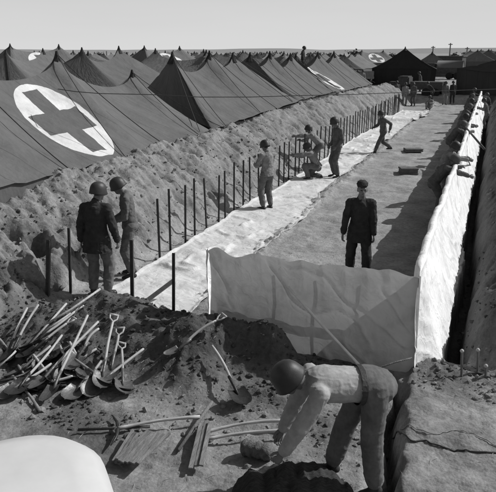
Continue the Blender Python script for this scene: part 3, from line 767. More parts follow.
# crates on the inner floor
def crate(u, v, s, rz, label):
    a = P(u, v, 0); root = empty('crate', (a.x, a.y, H(a.x, a.y)), rz); bm = bmesh.new(); box(bm, (0, 0, s[2]/2), (s[0]-.03, s[1]-.03, s[2]-.01), bev=.004); from_bm('body', bm, M['crate'], root)
    bm = bmesh.new()
    for z in (.04, s[2]-.03):
        for sy in (-1, 1): box(bm, (0, sy*s[1]/2, z), (s[0], .02, .05))
    from_bm('batten', bm, M['post'], root); tag(root, label, 'crate')
crate(408, 174, (.62, .42, .24), .35, 'flat wooden box on the floor between the sheet and the wall, nearer one')
crate(413, 152, (.75, .45, .14), .35, 'low dark box on the floor, farther one')
# sticks leaning outside of the wall
stick('pole', [PX(468, 160, -.42), PX(477, 181, -.33)], .02, M['wood_dk'], 'short stick leaning on the sunlit side of the canvas wall', 'pole')

# ------------------------------------------------------------------ people
def ik(a, c, l1, l2, pole):
    a, c, pole = V(a), V(c), V(pole); d = c-a; L = d.length; mx = (l1+l2)*.998
    if L > mx: c = a+d*(mx/L); d = c-a; L = mx
    k = (l1*l1-l2*l2+L*L)/(2*L); h = math.sqrt(max(l1*l1-k*k, 0)); dn = d/L
    pp = pole-dn*pole.dot(dn)
    if pp.length < 1e-4: pp = V((0, 1, 0))
    return a+dn*k+pp.normalized()*h, c
def capsule(bm, a, ra, b, rb, flat=1.0, lat=None, seg=14):
    """round cone from a to b; flat scales the cross-section across the lateral axis"""
    a, b = V(a), V(b); d = b-a
    if d.length < 1e-4: d = V((0, 0, 1e-3))
    dn = d.normalized()
    x = V(lat) if lat is not None else frame(dn)[0]
    x = (x-dn*x.dot(dn)); x = x.normalized() if x.length > 1e-3 else frame(dn)[0]
    y = dn.cross(x)
    prof = [(-ra*math.cos(t), ra*math.sin(t), 0) for t in (0.02, .5, 1.0)]+[(0, ra, 0), (0, rb, 1)]+[(rb*math.sin(t), rb*math.cos(t), 1) for t in (.57, 1.07, 1.55)]
    rings = []
    for (off, r, w) in prof:
        c = (a if w == 0 else b)+dn*off
        r = max(r, 1e-4)
        rings.append([bm.verts.new(c+x*(r*math.cos(t))+y*(r*flat*math.sin(t))) for t in [2*math.pi*k/seg for k in range(seg)]])
    for p, q in zip(rings, rings[1:]):
        for k in range(seg): bm.faces.new((p[k], p[(k+1) % seg], q[(k+1) % seg], q[k]))
    bm.faces.new(rings[0][::-1]); bm.faces.new(rings[-1])
def remeshed(name, bm, vox, m, parent, fold=0.0, ff=9.0, smooth_it=2, matfn=None, extra=None, seed=0, cut=None):
    me = bpy.data.meshes.new('tmp'); bmesh.ops.recalc_face_normals(bm, faces=bm.faces[:]); bm.to_mesh(me); bm.free()
    o = bpy.data.objects.new('tmp', me); C.objects.link(o)
    md = o.modifiers.new('r', 'REMESH'); md.mode = 'VOXEL'; md.voxel_size = vox; md.use_smooth_shade = True
    s = o.modifiers.new('s', 'SMOOTH'); s.iterations = smooth_it; s.factor = .5
    bpy.context.view_layer.update()
    dg = bpy.context.evaluated_depsgraph_get(); nm = bpy.data.meshes.new_from_object(o.evaluated_get(dg))
    bpy.data.objects.remove(o); bpy.data.meshes.remove(me)
    n = len(nm.vertices); co_ = np.zeros(n*3); nm.vertices.foreach_get('co', co_); co_ = co_.reshape(-1, 3)
    if fold:
        nr = np.zeros(n*3); nm.vertices.foreach_get('normal', nr); nr = nr.reshape(-1, 3)
        x, y, z = co_.T
        w = vn3(x*ff*.7+seed, y*ff*.7, z*ff*1.5+2*x, seed)+.5*vn3(x*ff*1.6, y*ff*1.6+seed, z*ff*3, seed+3)
        cr = 1-np.abs(vn3(x*ff*1.1+seed+2*z, y*ff*1.1, z*ff*1.4+3*x, seed+11))*5
        w = w*.55+.8*np.clip(cr, 0, 1)**2-.6*np.exp(-(vn3(x*ff*.6+seed, y*ff*.6, z*ff*1.1+3*x, seed+7)/.05)**2)*.6
        co_ = co_+nr*(w*fold)[:, None]
        nm.vertices.foreach_set('co', co_.ravel())
    if extra is not None:
        b2 = bmesh.new(); b2.from_mesh(nm); extra(b2); b2.to_mesh(nm); b2.free()
    if cut is not None:
        b2 = bmesh.new(); b2.from_mesh(nm); bmesh.ops.bisect_plane(b2, geom=b2.verts[:]+b2.edges[:]+b2.faces[:], plane_co=cut[0], plane_no=cut[1], clear_outer=True); b2.to_mesh(nm); b2.free()
    nm.update()
    nm.name = name; o = link(name, nm, m, parent)
    if matfn:
        n = len(nm.polygons); c = np.zeros(n*3); nm.polygons.foreach_get('center', c)
        nm.polygons.foreach_set('material_index', matfn(c.reshape(-1, 3)).astype(np.int32))
    return o
def hand(bm, wrist, dirn, palm_n, curl=.6, side=1):
    """palm and five bent fingers"""
    w = V(wrist); d = V(dirn).normalized(); n = V(palm_n); n = (n-d*n.dot(d)).normalized(); l = d.cross(n).normalized()*side
    pc = w+d*.05
    capsule(bm, w, .024, w+d*.075, .034, .45, l, 10)
    for k, (o_, ln) in enumerate([(.030, .068), (.010, .078), (-.010, .073), (-.029, .058)]):
        a = w+d*.082+l*o_; b = a+(d*math.cos(curl*.6)+n*math.sin(curl*.6))*ln*.45; c = b+(d*math.cos(curl*1.5)+n*math.sin(curl*1.5))*ln*.32; e = c+(d*math.cos(curl*2.3)+n*math.sin(curl*2.3))*ln*.25
        capsule(bm, a-d*.02, .0105, b, .0095, 1, None, 7); capsule(bm, b, .0095, c, .0085, 1, None, 7); capsule(bm, c, .0085, e, .007, 1, None, 7)
    a = w+d*.02+l*.028; b = a+d*.03+l*.024+n*.012; c = b+d*.032+l*.004+n*.012
    capsule(bm, a, .014, b, .012, 1, None, 7); capsule(bm, b, .012, c, .009, 1, None, 7)
def person(loc, rz, label, lean=0.0, side_lean=0.0, hip=(0, 0, .93), feet=((-.12, 0, 0), (.12, 0, 0)), hands=((-.24, .1, .85), (.24, .1, .85)),
           look=(0, 1, -.15), top='cloth_mid', bottom='cloth_mid', hat='helmet', hatm='helmet', vox=.014, group=None, elbow=((-.6, -1, -.2), (.6, -1, -.2)),
           knee=((-.15, 1, 0), (.15, 1, 0)), curl=(.6, .6), foot_dir=((-.25, 1), (.25, 1)), scale=1.05, hem=.10, twist=0.0, fold=.013, tuck=False, sleeves='full', coat=False, bulk=1.0, palm=None, lying=None, belt=False, toes=None):
    root = empty('person', loc, rz); root.scale = (scale,)*3
    hip = V(hip); up = (V((math.sin(side_lean), math.sin(lean), math.cos(lean)))).normalized()
    rt = V((1, 0, 0)); rt = (rt-up*rt.dot(up)).normalized(); fw = up.cross(rt)
    rs = (rt*math.cos(twist)+fw*math.sin(twist)).normalized(); fs = up.cross(rs)
    waist = hip+up*.14; chest = hip+up*.36; nb = hip+up*.52+fs*.005; 
    shL = hip+up*.485-rs*.185; shR = hip+up*.485+rs*.185; hL = hip-rt*.095; hR = hip+rt*.095
    lk = V(look).normalized(); neck = nb+(up*.65+lk*.35).normalized()*.07
    lr = lk.cross(V((0, 0, 1))); lr = lr.normalized() if lr.length > .05 else rs
    lu = lr.cross(lk).normalized()
    hc = neck+lu*.115+lk*.025     # head centre
    F = [V(feet[0]), V(feet[1])]; ank = [f+V((0, 0, .085)) for f in F]
    if toes:
        for i in (0, 1):
            if toes[i]: ank[i] = F[i]+V(toes[i])
    kn = []
    for i, h in enumerate((hL, hR)):
        k, c = ik(h, ank[i], .445, .43, knee[i]); kn.append(k); ank[i] = c
    el = []; wr = []
    for i, s in enumerate((shL, shR)):
        e, c = ik(s, hands[i], .30, .265, elbow[i]); el.append(e); wr.append(c)
    # ---- body
    bm = bmesh.new()
    capsule(bm, hc+lu*.035-lk*.012, .093, hc+lu*.01+lk*.005, .088, .86, lk)
    capsule(bm, hc-lu*.02+lk*.018, .072, hc-lu*.085+lk*.05, .040, .84, lk)           # jaw
    capsule(bm, hc+lk*.092-lu*.005, .010, hc+lk*.108-lu*.036, .014, 1.1, lr, 8)      # nose
    capsule(bm, hc+lk*.085+lu*.022-lr*.036, .012, hc+lk*.085+lu*.022+lr*.036, .012, .8, lu, 8)   # brow
    capsule(bm, hc+lk*.078-lu*.062-lr*.018, .010, hc+lk*.078-lu*.062+lr*.018, .010, 1, lu, 8)   # lips
    for s in (-1, 1): capsule(bm, hc+lr*s*.080-lk*.012+lu*.012, .017, hc+lr*s*.082-lk*.008-lu*.03, .013, .5, lk, 8)   # ears
    capsule(bm, nb-up*.05, .066, neck+lu*.04, .056, .95, rs)
    capsule(bm, shL+rs*.05-up*.015, .052, shR-rs*.05-up*.015, .052, .8, up)
    capsule(bm, chest, .105, waist, .095, .66, rs); capsule(bm, waist, .10, hip, .11, .68, rs)
    for i, s in enumerate((shL, shR)):
        capsule(bm, s-up*.015, .042, el[i], .036); capsule(bm, el[i], .036, wr[i], .027)
    for i, h in enumerate((hL, hR)):
        capsule(bm, h, .072, kn[i], .048); capsule(bm, kn[i], .048, ank[i], .036)
    def ex(b2):
        for i in (0, 1):
            d = (wr[i]-el[i]).normalized(); sd = -1 if i == 0 else 1
            pn = V(palm[i]) if palm and palm[i] else (rs*(-sd)+fs*.3)
            hand(b2, wr[i]-d*.01, d, pn, curl[i], sd if pn.dot(rs*(-sd)) >= 0 else -sd)
        for s in (-1, 1): capsule(b2, hc+lk*.083+lr*s*.033-lu*.002, .0105, hc+lk*.083+lr*s*.034-lu*.003, .0105, 1, None, 8)
    hcv = np.array(hc[:]); lkv = np.array(lk[:]); luv = np.array(lu[:]); lrv = np.array(lr[:])
    def mf(c):
        r = c-hcv; f = r@lkv; u_ = r@luv; s_ = np.abs(r@lrv); d = np.linalg.norm(r, axis=1)
        eye = (f > .072) & (np.abs(u_+.002) < .007) & (s_ > .020) & (s_ < .044) & (d < .14)
        hair = (d < .16) & (u_ > -.05) & (f < -.02+.35*(u_)) & (s_ < .085)
        mouth = (f > .075) & (np.abs(u_+.064) < .003) & (s_ < .024) & (d < .14)
        return np.where(eye | mouth, 1, np.where(hair, 2, 0))
    body = remeshed('body', bm, min(vox, .012) if vox < .02 else vox*.8, [M['skin'], M['eye'], M['hair']], root, smooth_it=1, matfn=mf, extra=ex)
    # ---- jacket
    B = bulk; sd_ = int(abs(loc[0]*37+loc[1]*11)) % 50
    bm = bmesh.new()
    capsule(bm, shL+rs*.045-up*.022, .078*B, shR-rs*.045-up*.022, .078*B, .85, up)
    capsule(bm, chest+up*.03, .165*B, waist, .155*B, .76, rs, 20); capsule(bm, waist, .158*B, hip+up*(.03-hem), (.158 if tuck else .190)*B, .76, rs, 20)
    capsule(bm, nb-up*.03, .082, nb+up*.025+lk*.0, .072, .95, rs)
    for i, s in enumerate((shL, shR)):
        capsule(bm, s-up*.015, .066*B, el[i], .060*B); 
        if sleeves == 'full': capsule(bm, el[i], .062*B, wr[i]+(el[i]-wr[i]).normalized()*.035, .047*B)
        elif sleeves == 'rolled': capsule(bm, el[i], .064*B, el[i].lerp(wr[i], .28), .058*B)
    if coat:
        capsule(bm, hip+up*.02, .190*B, hip-up*.26-fs*.01, .215*B, .80, rs, 20)
    remeshed('jacket', bm, vox, M[top], root, fold=fold, cut=(hip+up*(.12 if tuck else (-.20 if coat else -.05)), -up), ff=12, seed=sd_)
    if belt:
        bm = bmesh.new(); c = hip+up*.115; ring = [c+rs*(.174*B*math.cos(t))+fs*(.137*B*math.sin(t)) for t in np.linspace(0, 2*math.pi, 25)]
        for a_, b_ in zip(ring, ring[1:]): 
            q = [bm.verts.new(p+up*o_) for p, o_ in ((a_, -.022), (b_, -.022), (b_, .022), (a_, .022))]; bm.faces.new(q)
        from_bm('belt', bm, M['boot'], root)
    # ---- trousers
    bm = bmesh.new()
    capsule(bm, hip+up*(.065 if tuck else .07), (.172 if tuck else .142)*B, hip-up*.02, (.168 if tuck else .148)*B, .78, rt, 20)
    capsule(bm, hL+rt*.01-fw*.02-up*.02, .090*B, hR-rt*.01-fw*.02-up*.02, .090*B, 1, up)
    for i, h in enumerate((hL, hR)):
        capsule(bm, h, .104*B, kn[i], .080*B); k2 = kn[i].lerp(ank[i], .72); capsule(bm, kn[i], .084*B, k2, .072*B); capsule(bm, k2, .074*B, kn[i].lerp(ank[i], .86), .064*B)
    remeshed('trousers', bm, vox, M[bottom], root, fold=fold*.8, ff=11, seed=sd_+5)
    # ---- boots
    for i in (0, 1):
        bm = bmesh.new(); fd = V((foot_dir[i][0], foot_dir[i][1], foot_dir[i][2] if len(foot_dir[i]) > 2 else 0)).normalized()
        a = ank[i]; dz = (a.z-F[i].z); base = a+V((0, 0, -.04)) if not toes or not toes[i] else a
        capsule(bm, kn[i].lerp(a, .70), .054, a, .048); capsule(bm, a-fd*.035-V((0, 0, .04)), .042, a+fd*.12-V((0, 0, .045)), .040, .9, fd.cross(V((0, 0, 1))))
        capsule(bm, a+fd*.11-V((0, 0, .048)), .040, a+fd*.165-V((0, 0, .052)), .033, .8, fd.cross(V((0, 0, 1))))
        remeshed('boot', bm, vox, M['boot'], root)
    # ---- headgear
    hb = hc+lu*.034-lk*.010
    bm = bmesh.new()
    if hat == 'helmet':
        prof = [(.000, .124), (.03, .122), (.062, .112), (.09, .094), (.112, .068), (.126, .032), (.132, -.01), (.136, -.04), (.138, -.057), (.134, -.059), (.130, -.045), (.126, -.02)]
        seg = 28; rings = []
        for r, z in prof:
            rings.append([bm.verts.new(hb+lr*(r*.88*math.cos(t))+lk*(r*1.02*math.sin(t)+(.012 if (z < -.03 and math.sin(t) > .3) else 0))+lu*(z+(-.012*abs(math.cos(t))**3 if z < -.01 else 0))) for t in [2*math.pi*k/seg for k in range(seg)]])
        for p, q in zip(rings, rings[1:]):
            for k in range(seg): bm.faces.new((p[k], p[(k+1) % seg], q[(k+1) % seg], q[k])) if p is not rings[0] or True else 0
        bmesh.ops.remove_doubles(bm, verts=bm.verts[:], dist=1e-4); bmesh.ops.recalc_face_normals(bm, faces=bm.faces[:])
        from_bm('helmet', bm, M[hatm], root, True)
    elif hat == 'cap':
        capsule(bm, hb+lu*.050-lk*.035, .094, hb+lu*.056+lk*.022, .088, .80, lr, 18); capsule(bm, hb+lk*.105+lu*.030-lr*.035, .024, hb+lk*.105+lu*.030+lr*.035, .024, .35, lu)
        remeshed('cap', bm, .01, M[hatm], root, fold=.012, ff=18)
    tag(root, label, 'person', group); return root

def rzv(d): return math.atan2(-d[0], d[1])       # heading so that local +Y points along d
IL = V((-Rv.x, -Rv.y, 0)); AW = V((Fv.x, Fv.y, 0)).normalized()     # picture left, away
def stand(u, v, z=0): q = P(u, v, z); return (q.x, q.y, z)

# 1 officer with his back to us
person(stand(101, 296), rzv(AW+IL*-.2), 'soldier in dark jacket and helmet with his back turned, at left, nearest the row', top='cloth_dark', bottom='cloth_olive', coat=True, vox=.013,
       hands=((-.27, .02, .86), (.30, .06, .87)), look=(.5, 1, -.15), scale=1.14, bulk=1.06, lean=.05, curl=(.8, .9))
person(stand(133, 276), rzv(IL+AW*-.15), 'soldier in dark fatigues at left looking down with hands before him', top='cloth_mid', bottom='cloth_mid', vox=.013,
       hands=((-.12, .30, 1.02), (.13, .28, .98)), look=(0, 1, -.45), lean=.10, scale=1.10, bulk=1.0)
person(stand(267, 209.5), rzv(AW*.8+IL*.6), 'soldier in pale dusty fatigues and helmet, back turned, working at a stake', top='cloth_light', bottom='cloth_olive', hatm='helmet', vox=.014,
       hands=((-.16, .30, 1.15), (.10, .34, 1.08)), look=(-.1, 1, -.3), bulk=1.0, scale=1.07)
person(stand(312, 179), rzv(IL), 'soldier crouching low by the stakes with an arm stretched out', hip=(0, -.15, .42), lean=.45, feet=((-.12, .12, 0), (.12, -.30, 0)), knee=((-.4, 1, .6), (.3, 1, -.2)),
       hands=((-.15, .62, .80), (.15, .55, .72)), look=(0, 1, -.3), top='cloth_light', bottom='cloth_olive', vox=.016, bulk=1.1)
q = P(309, 172, 0)
person((q.x+.10, q.y+.70, 0), rzv(IL), 'soldier bending behind the crouching one, reaching for a stake top', hip=(0, -.1, .86), lean=.75, hands=((-.12, .85, 1.15), (.12, .62, 1.0)), look=(0, 1, .1),
       top='cloth_light', bottom='cloth_olive', vox=.016, bulk=1.05)
person(stand(336, 177.5), rzv(IL+AW*-.3), 'soldier in olive fatigues standing on the sheet watching the crouching pair', hands=((-.20, .12, .92), (.2, .14, .92)), look=(.0, 1, -.35), top='cloth_mid', bottom='cloth_mid', vox=.016, lean=.03, scale=1.17)
person(stand(382, 153.5), rzv(IL*.85+AW*-.25), 'soldier striding across the sheet towards the stakes', hip=(0, 0, .90), feet=((-.08, .38, 0), (.08, -.42, .10)), hands=((-.24, -.15, .95), (.25, .32, 1.02)), toes=(None, (0, 0, .12)),
       look=(0, 1, -.2), lean=.12, top='cloth_mid', bottom='cloth_mid', vox=.018)
person(stand(357, 281), rzv(-AW+IL*.22), 'man in a dark jacket and soft cap standing alone inside the canvas wall', top='cloth_dark', bottom='cloth_dark', hat='cap', hatm='cloth_dark', vox=.012,
       hands=((-.25, .08, .79), (.27, .16, .86)), look=(-.25, 1, .05), coat=True, bulk=1.03, feet=((-.16, .10, 0), (.14, -.10, 0)), elbow=((-.45, -1, 0), (.5, -1, 0)), belt=False, scale=1.08)
# bending man in front
person((-.79, 5.40, .0), rzv(IL*.96-AW*.12), 'man in a pale shirt and helmet bending far over in the foreground', top='cloth_pale', bottom='cloth_olive', hatm='helmet', vox=.011,
       hip=(0, -.02, .98), lean=1.47, feet=((-.13, -.05, 0), (.16, .26, 0)), hands=((-.20, .92, .22), (.16, .80, .20)), look=(-.05, .80, -.75), elbow=((-.5, -.4, -.1), (.5, -.5, .1)), knee=((-.1, 1, 0), (.1, 1, 0)),
       scale=1.16, bulk=1.12, curl=(.8, .8), hem=.0, fold=.007, tuck=True, belt=True)
# men lined along the inside of the wall, leaning over it
G = 'men working along the inside of the canvas wall'
WALLMEN = [(-1.02, 16.8, 'man leaning over the canvas wall nearest to us, one hand hanging down its sunny side', .62, 'cloth_mid', (.08, .80, 1.05), (-.25, .5, 1.25)),
           (-1.0, 18.9, 'second man along the canvas wall, helmet just behind the nearest', .40, 'cloth_light', (.1, .6, 1.2), (-.2, .5, 1.2)),
           (-1.15, 25.4, 'third man along the wall, broad back bent and holding a long rod', .55, 'cloth_mid', (.1, .6, 1.25), (-.15, .6, 1.2)),
           (-1.0, 27.8, 'fourth', .25, 'cloth_olive', (.1, .5, 1.2), (-.2, .5, 1.2)),
           (-1.1, 33.5, 'a', .35, 'cloth_mid', (.1, .5, 1.2), (-.2, .5, 1.2)),
           (-1.0, 37.0, 'a', .15, 'cloth_olive', (.1, .5, 1.2), (-.2, .5, 1.2)),
           (-1.2, 42.0, 'a', .3, 'cloth_mid', (.1, .5, 1.2), (-.2, .5, 1.2)),
           (-1.2, 48.5, 'a', .2, 'cloth_dark', (.1, .5, 1.2), (-.2, .5, 1.2))]
ordn = ['', '', '', 'close behind the one with the rod', 'past the rod holder, bending a little', 'standing upright past the middle', 'second from the far end', 'at the far end, in a dark jacket']
for i, (x, y, lab, ln, tp, h1, h2) in enumerate(WALLMEN):
    if ordn[i]: lab = 'man along the canvas wall '+ordn[i]
    person((x, y, 0), rzv(V((1, -.15 if i % 2 else .1, 0))), lab, lean=ln, hip=(0, -.12, .90), hands=(h2, h1), look=(.2 if i % 2 else -.1, 1, -.55), top=tp, bottom='cloth_mid', hatm='helmet' if i % 2 else 'helmet2', vox=.015 if i < 4 else .028, group=G, bulk=1.08)
a = PX(466, 133, -.72); b = PX(488, 148, -.05)
stick('iron_rod', [V((-.75, 25.0, 1.50)), V((-.02, 21.4, 1.22))], .035, M['iron'], 'long rod held out over the wall by the third man', 'rod')
# men on the outer side at the far end
for (x, y, s, tp, lab) in [(-.1, 40, 1, 'cloth_mid', 'man outside the wall, standing in the trench, nearer one'), (.0, 45.5, 1, 'cloth_dark', 'man outside the wall, standing in the trench, farther one')]:
    person((x, y, -.2), rzv((-1, 0, 0)), lab, lean=.25, hands=((-.1, .4, 1.2), (.1, .4, 1.2)), top=tp, bottom='cloth_mid', vox=.03)
# group at the far end
for (u, v, z, d, tp, bt, ln, lab) in [(404, 106, 0, -AW, 'cloth_light', 'cloth_light', .05, 'man in pale clothes at the far end of the floor, leftmost of the group'),
                          (413, 106, 0, -AW+IL, 'cloth_mid', 'cloth_mid', .1, 'man in dark fatigues right beside the pale clothed one at the far end'),
                          (396, 103, 0, AW, 'cloth_mid', 'cloth_dark', .1, 'man half hidden at the left of the far group'),
                          (432, 103, .2, IL, 'cloth_dark', 'cloth_dark', .7, 'dark figure stooping at the far end of the floor'),
                          (444, 105, .1, -AW, 'cloth_mid', 'cloth_light', .0, 'tallest looking man of the far group, facing us'),
                          (452, 104, .1, AW, 'cloth_dark', 'cloth_dark', .1, 'man in dark clothes behind the tall one of the far group'),
                          (464, 92, .65, -AW, 'cloth_dark', 'cloth_dark', .0, 'big dark figure standing on the end bank above the wall'),
                          (420, 92, .65, IL, 'cloth_mid', 'cloth_mid', .2, 'man on the end bank walking left')]:
    person(stand(u, v, z), rzv(d), lab, lean=ln, top=tp, bottom=bt, vox=.03)
person(stand(429, 110), rzv(-AW+IL*.5), 'man sitting on the ground at the far end of the floor', hip=(0, -.2, .22), lean=.25, feet=((-.12, .35, 0), (.14, .3, 0)), knee=((-.2, .4, 1), (.2, .4, 1)), hands=((-.15, .35, .5), (.15, .35, .5)), top='cloth_light', bottom='cloth_light', vox=.03)
q = CP+ray(303, 69.0)*(44.5/FPX)
q = PX(303, 52, -12.7)
person((q.x, q.y, q.z-1.45), rzv((1, 0, 0)), 'man standing behind the ridge of the far disc marked tent, upper body on the skyline', top='cloth_dark', bottom='cloth_dark', vox=.03)
for (u, v, lab, tp) in [(357, 90, 'man in front of the far pale roofed tent, left one', 'cloth_mid'), (362, 89, 'man in front of the far pale roofed tent, right one', 'cloth_light')]:
    person(stand(u, v, .68), rzv(-AW), lab, top=tp, bottom='cloth_mid', vox=.035)

# dark canvas bundle under the bending man's hands
def bundle():
    n, k = 60, 40; s = np.linspace(0, 2*math.pi, n, endpoint=False)[None, :]; t = np.linspace(0, 1, k)[:, None]
    c = P(296, 487, .1); r = np.sin(t*math.pi/2)*(.50+.08*fbm(np.cos(s)*2, np.sin(s)*2, 3, 3))
    X = r*np.cos(s)*1.15; Y = r*np.sin(s)*.62; Z = .30*(1-t**2.2)+.07*fbm(X*7, Y*3, 4, 14)+.05*fbm(X*16, Y*5, 4, 24)*(t < .95)
    o = grid_mesh('canvas_bundle', X, Y, Z, M['bundle'], cyc=True); o.location = (c.x, c.y, H(c.x, c.y)-.02); o.rotation_euler.z = .35
    tag(o, 'dark rumpled bundle of canvas under the bending man', 'bundle')
bundle()

# ------------------------------------------------------------------ foreground ambulance (its rear roof corner shows)
def ambulance():
    root = empty('ambulance', (-2.04, 1.36, 0), math.radians(43))
    W, L_ = 2.0, 3.6
    def rr(w, l, z, r=.30, n=8, cy=0):
        pts = []
        for cx, cyy, a0 in ((w/2-r, -r, 0), (-w/2+r, -r, 90), (-w/2+r, -l+r, 180), (w/2-r, -l+r, 270)):
            for k in range(n+1):
                a = math.radians(a0+90*k/n); pts.append(V((cx+r*math.cos(a), cyy+r*math.sin(a)+.95, z)))
        return pts
    bm = bmesh.new(); rings = [rr(W*.3, L_*.6, 2.17, .2), rr(W*.8, L_*.9, 2.15, .33), rr(W*.92, L_*.96, 2.11, .36), rr(W*.98, L_*.99, 2.04, .38), rr(W, L_, 1.95, .38)]
    # keep the rings centred
    for i, rg in enumerate(rings):
        cy = sum(p.y for p in rg)/len(rg); 
        for p in rg: p.y += -.85-cy+0
    vs = [[bm.verts.new(p) for p in rg] for rg in rings]
    for a, b in zip(vs, vs[1:]):
        for k in range(len(a)): bm.faces.new((a[k], a[(k+1) % len(a)], b[(k+1) % len(a)], b[k]))
    bm.faces.new(vs[0]); bmesh.ops.recalc_face_normals(bm, faces=bm.faces[:]); from_bm('roof', bm, M['paint'], root, True)
    bm = bmesh.new(); a = rr(W, L_, 1.948, .38); b = rr(W, L_, .55, .38)
    for rg in (a, b):
        cy = sum(p.y for p in rg)/len(rg)
        for p in rg: p.y += -.85-cy
    va = [bm.verts.new(p) for p in a]; vb = [bm.verts.new(p) for p in b]
    for k in range(len(va)): bm.faces.new((va[k], vb[k], vb[(k+1) % len(va)], va[(k+1) % len(va)]))
    bm.faces.new(vb); from_bm('body', bm, M['truck_dk'], root)
    for sx in (-1, 1):
        bm = bmesh.new(); box(bm, (sx*.40, .962, 1.25), (.76, .02, 1.2), bev=.008); d = from_bm('rear_door', bm, M['truck_dk'], root)
        bm = bmesh.new(); box(bm, (sx*.40, .976, 1.55), (.4, .012, .35)); from_bm('window', bm, M['glass'], d)
        for y in (.1, -2.3):
            bm = bmesh.new(); tube(bm, [(sx*.78, y, .42), (sx*1.02, y, .42)], .42, 24); w = from_bm('wheel', bm, M['tyre'], root)
            bm = bmesh.new(); tube(bm, [(sx*.98, y, .42), (sx*1.03, y, .42)], .22, 16); from_bm('rim', bm, M['truck_dk'], w)
    bm = bmesh.new(); box(bm, (0, -3.1, .85), (1.7, 1.0, .6), bev=.12); from_bm('hood', bm, M['truck_dk'], root)
    tag(root, 'vehicle whose smooth white rounded roof corner fills the bottom left', 'ambulance')
ambulance()

# ------------------------------------------------------------------ far clutter: trucks, crate, telegraph poles, trees
def truck(u, v, z, rz, label, box_cover=True, s=1.0):
    a = P(u, v, z); root = empty('truck', (a.x, a.y, z), rz); root.scale = (s,)*3
    bm = bmesh.new(); box(bm, (0, 0, .85), (2.0, 5.6, .25), bev=.03); box(bm, (0, -1.0, 1.25), (2.1, 3.4, .6), bev=.03); from_bm('body', bm, M['truck_dk'], root)
    bm = bmesh.new(); box(bm, (0, 1.5, 1.55), (1.9, 1.2, 1.1), bev=.12); c = from_bm('cab', bm, M['truck_dk'], root)
    bm = bmesh.new(); box(bm, (0, 2.13, 1.8), (1.6, .03, .42)); from_bm('windscreen', bm, M['glass'], c)
    bm = bmesh.new(); box(bm, (0, 2.6, 1.2), (1.3, 1.3, .6), bev=.15); from_bm('hood', bm, M['truck_dk'], root)
    if box_cover:
        bm = bmesh.new(); n = 9
        r = [[bm.verts.new((1.05*math.cos(math.pi*k/n), y, 1.5+ .95*math.sin(math.pi*k/n)**.6)) for k in range(n+1)] for y in (-2.7, .7)]
        for k in range(n): bm.faces.new((r[0][k], r[0][k+1], r[1][k+1], r[1][k]))
        bm.faces.new(r[0]); bm.faces.new(r[1][::-1]); from_bm('canvas_cover', bm, M['canvas_far'], root, True)
    for y in (-2.0, -1.0, 2.3):
        for sx in (-1, 1):
            bm = bmesh.new(); tube(bm, [(sx*.75, y, .45), (sx*1.02, y, .45)], .45, 18); from_bm('wheel', bm, M['tyre'], root)
    tag(root, label, 'truck')
truck(350, 85, .68, .9, 'truck parked beyond the tents, left of the black tent', False)
truck(442, 79, .68, 1.5, 'covered truck parked beyond the trench end, right of the black tent')
truck(418, 96, .5, 1.45, 'open truck standing behind the group at the far end of the floor', False, .8)
truck(372, 60, .68, 1.2, 'very distant covered truck on the skyline above the cross marked tent', True, 1.5)
# big crate / shelter
a = P(447, 70, .68); root = empty('shelter', (a.x, a.y, .68), -.15)
bm = bmesh.new(); box(bm, (0, 0, 1.35), (6.6, 4.0, 2.7), bev=.05); from_bm('wall', bm, M['truck_dk'], root)
bm = bmesh.new(); box(bm, (0, 0, 2.80), (7.1, 4.4, .16), bev=.02); from_bm('roof', bm, M['crate'], root)
for k in (-2, 0, 2):
    bm = bmesh.new(); box(bm, (k, -2.03, 1.5), (.8, .05, .9)); from_bm('window', bm, M['glass'], root)
tag(root, 'flat roofed wooden hut beyond the trench end', 'hut')
def tpole(u, vb, vt, label, group=None, bar=True):
    a = P(u, vb, .68); d = ray(u, vt); n = V((Fv.x, Fv.y, 0)); t = (a-CP).dot(n)/d.dot(n); hgt = (CP+d*t).z-.68
    root = empty('telegraph_pole', a); w = max(.09, (a-CP).length*.0011)
    bm = bmesh.new(); tube(bm, [(0, 0, 0), (0, 0, hgt)], [w, w*.7], 7); from_bm('shaft', bm, M['post'], root)
    if bar:
        bm = bmesh.new(); box(bm, (0, 0, hgt-.5), (1.6, w, w)); from_bm('crossarm', bm, M['post'], root)
    tag(root, label, 'telegraph pole', group)
for (u, vb, vt, lab) in [(432, 62, 46, 'telegraph pole left of the flat roofed hut'), (449, 62, 43, 'tallest telegraph pole, above the flat roofed hut'), (466, 62, 47, 'telegraph pole right of the flat roofed hut'),
                         (66, 62, 52, 'thin pole on the skyline over the nearest tent'), (107, 60, 51, 'pole on the skyline left of the low peak'), (124, 60, 52, 'skyline pole next to the low peak of the nearest tent'),
                         (192, 60, 53, 'skyline pole behind the second tent'), (9, 96, 56, 'thick dark post at the left edge behind the nearest tent')]:
    if u == 9:
        a = CP+ray(9, 84)*(20/FPX); bm = bmesh.new(); tube(bm, [(a.x, a.y, .5), (a.x, a.y, (CP+ray(9, 56)*(20/FPX)).z)], .085, 8); tag(from_bm('wooden_post', bm, M['iron']), lab, 'post')
    else: tpole(u, vb, vt, lab, bar=u > 400)
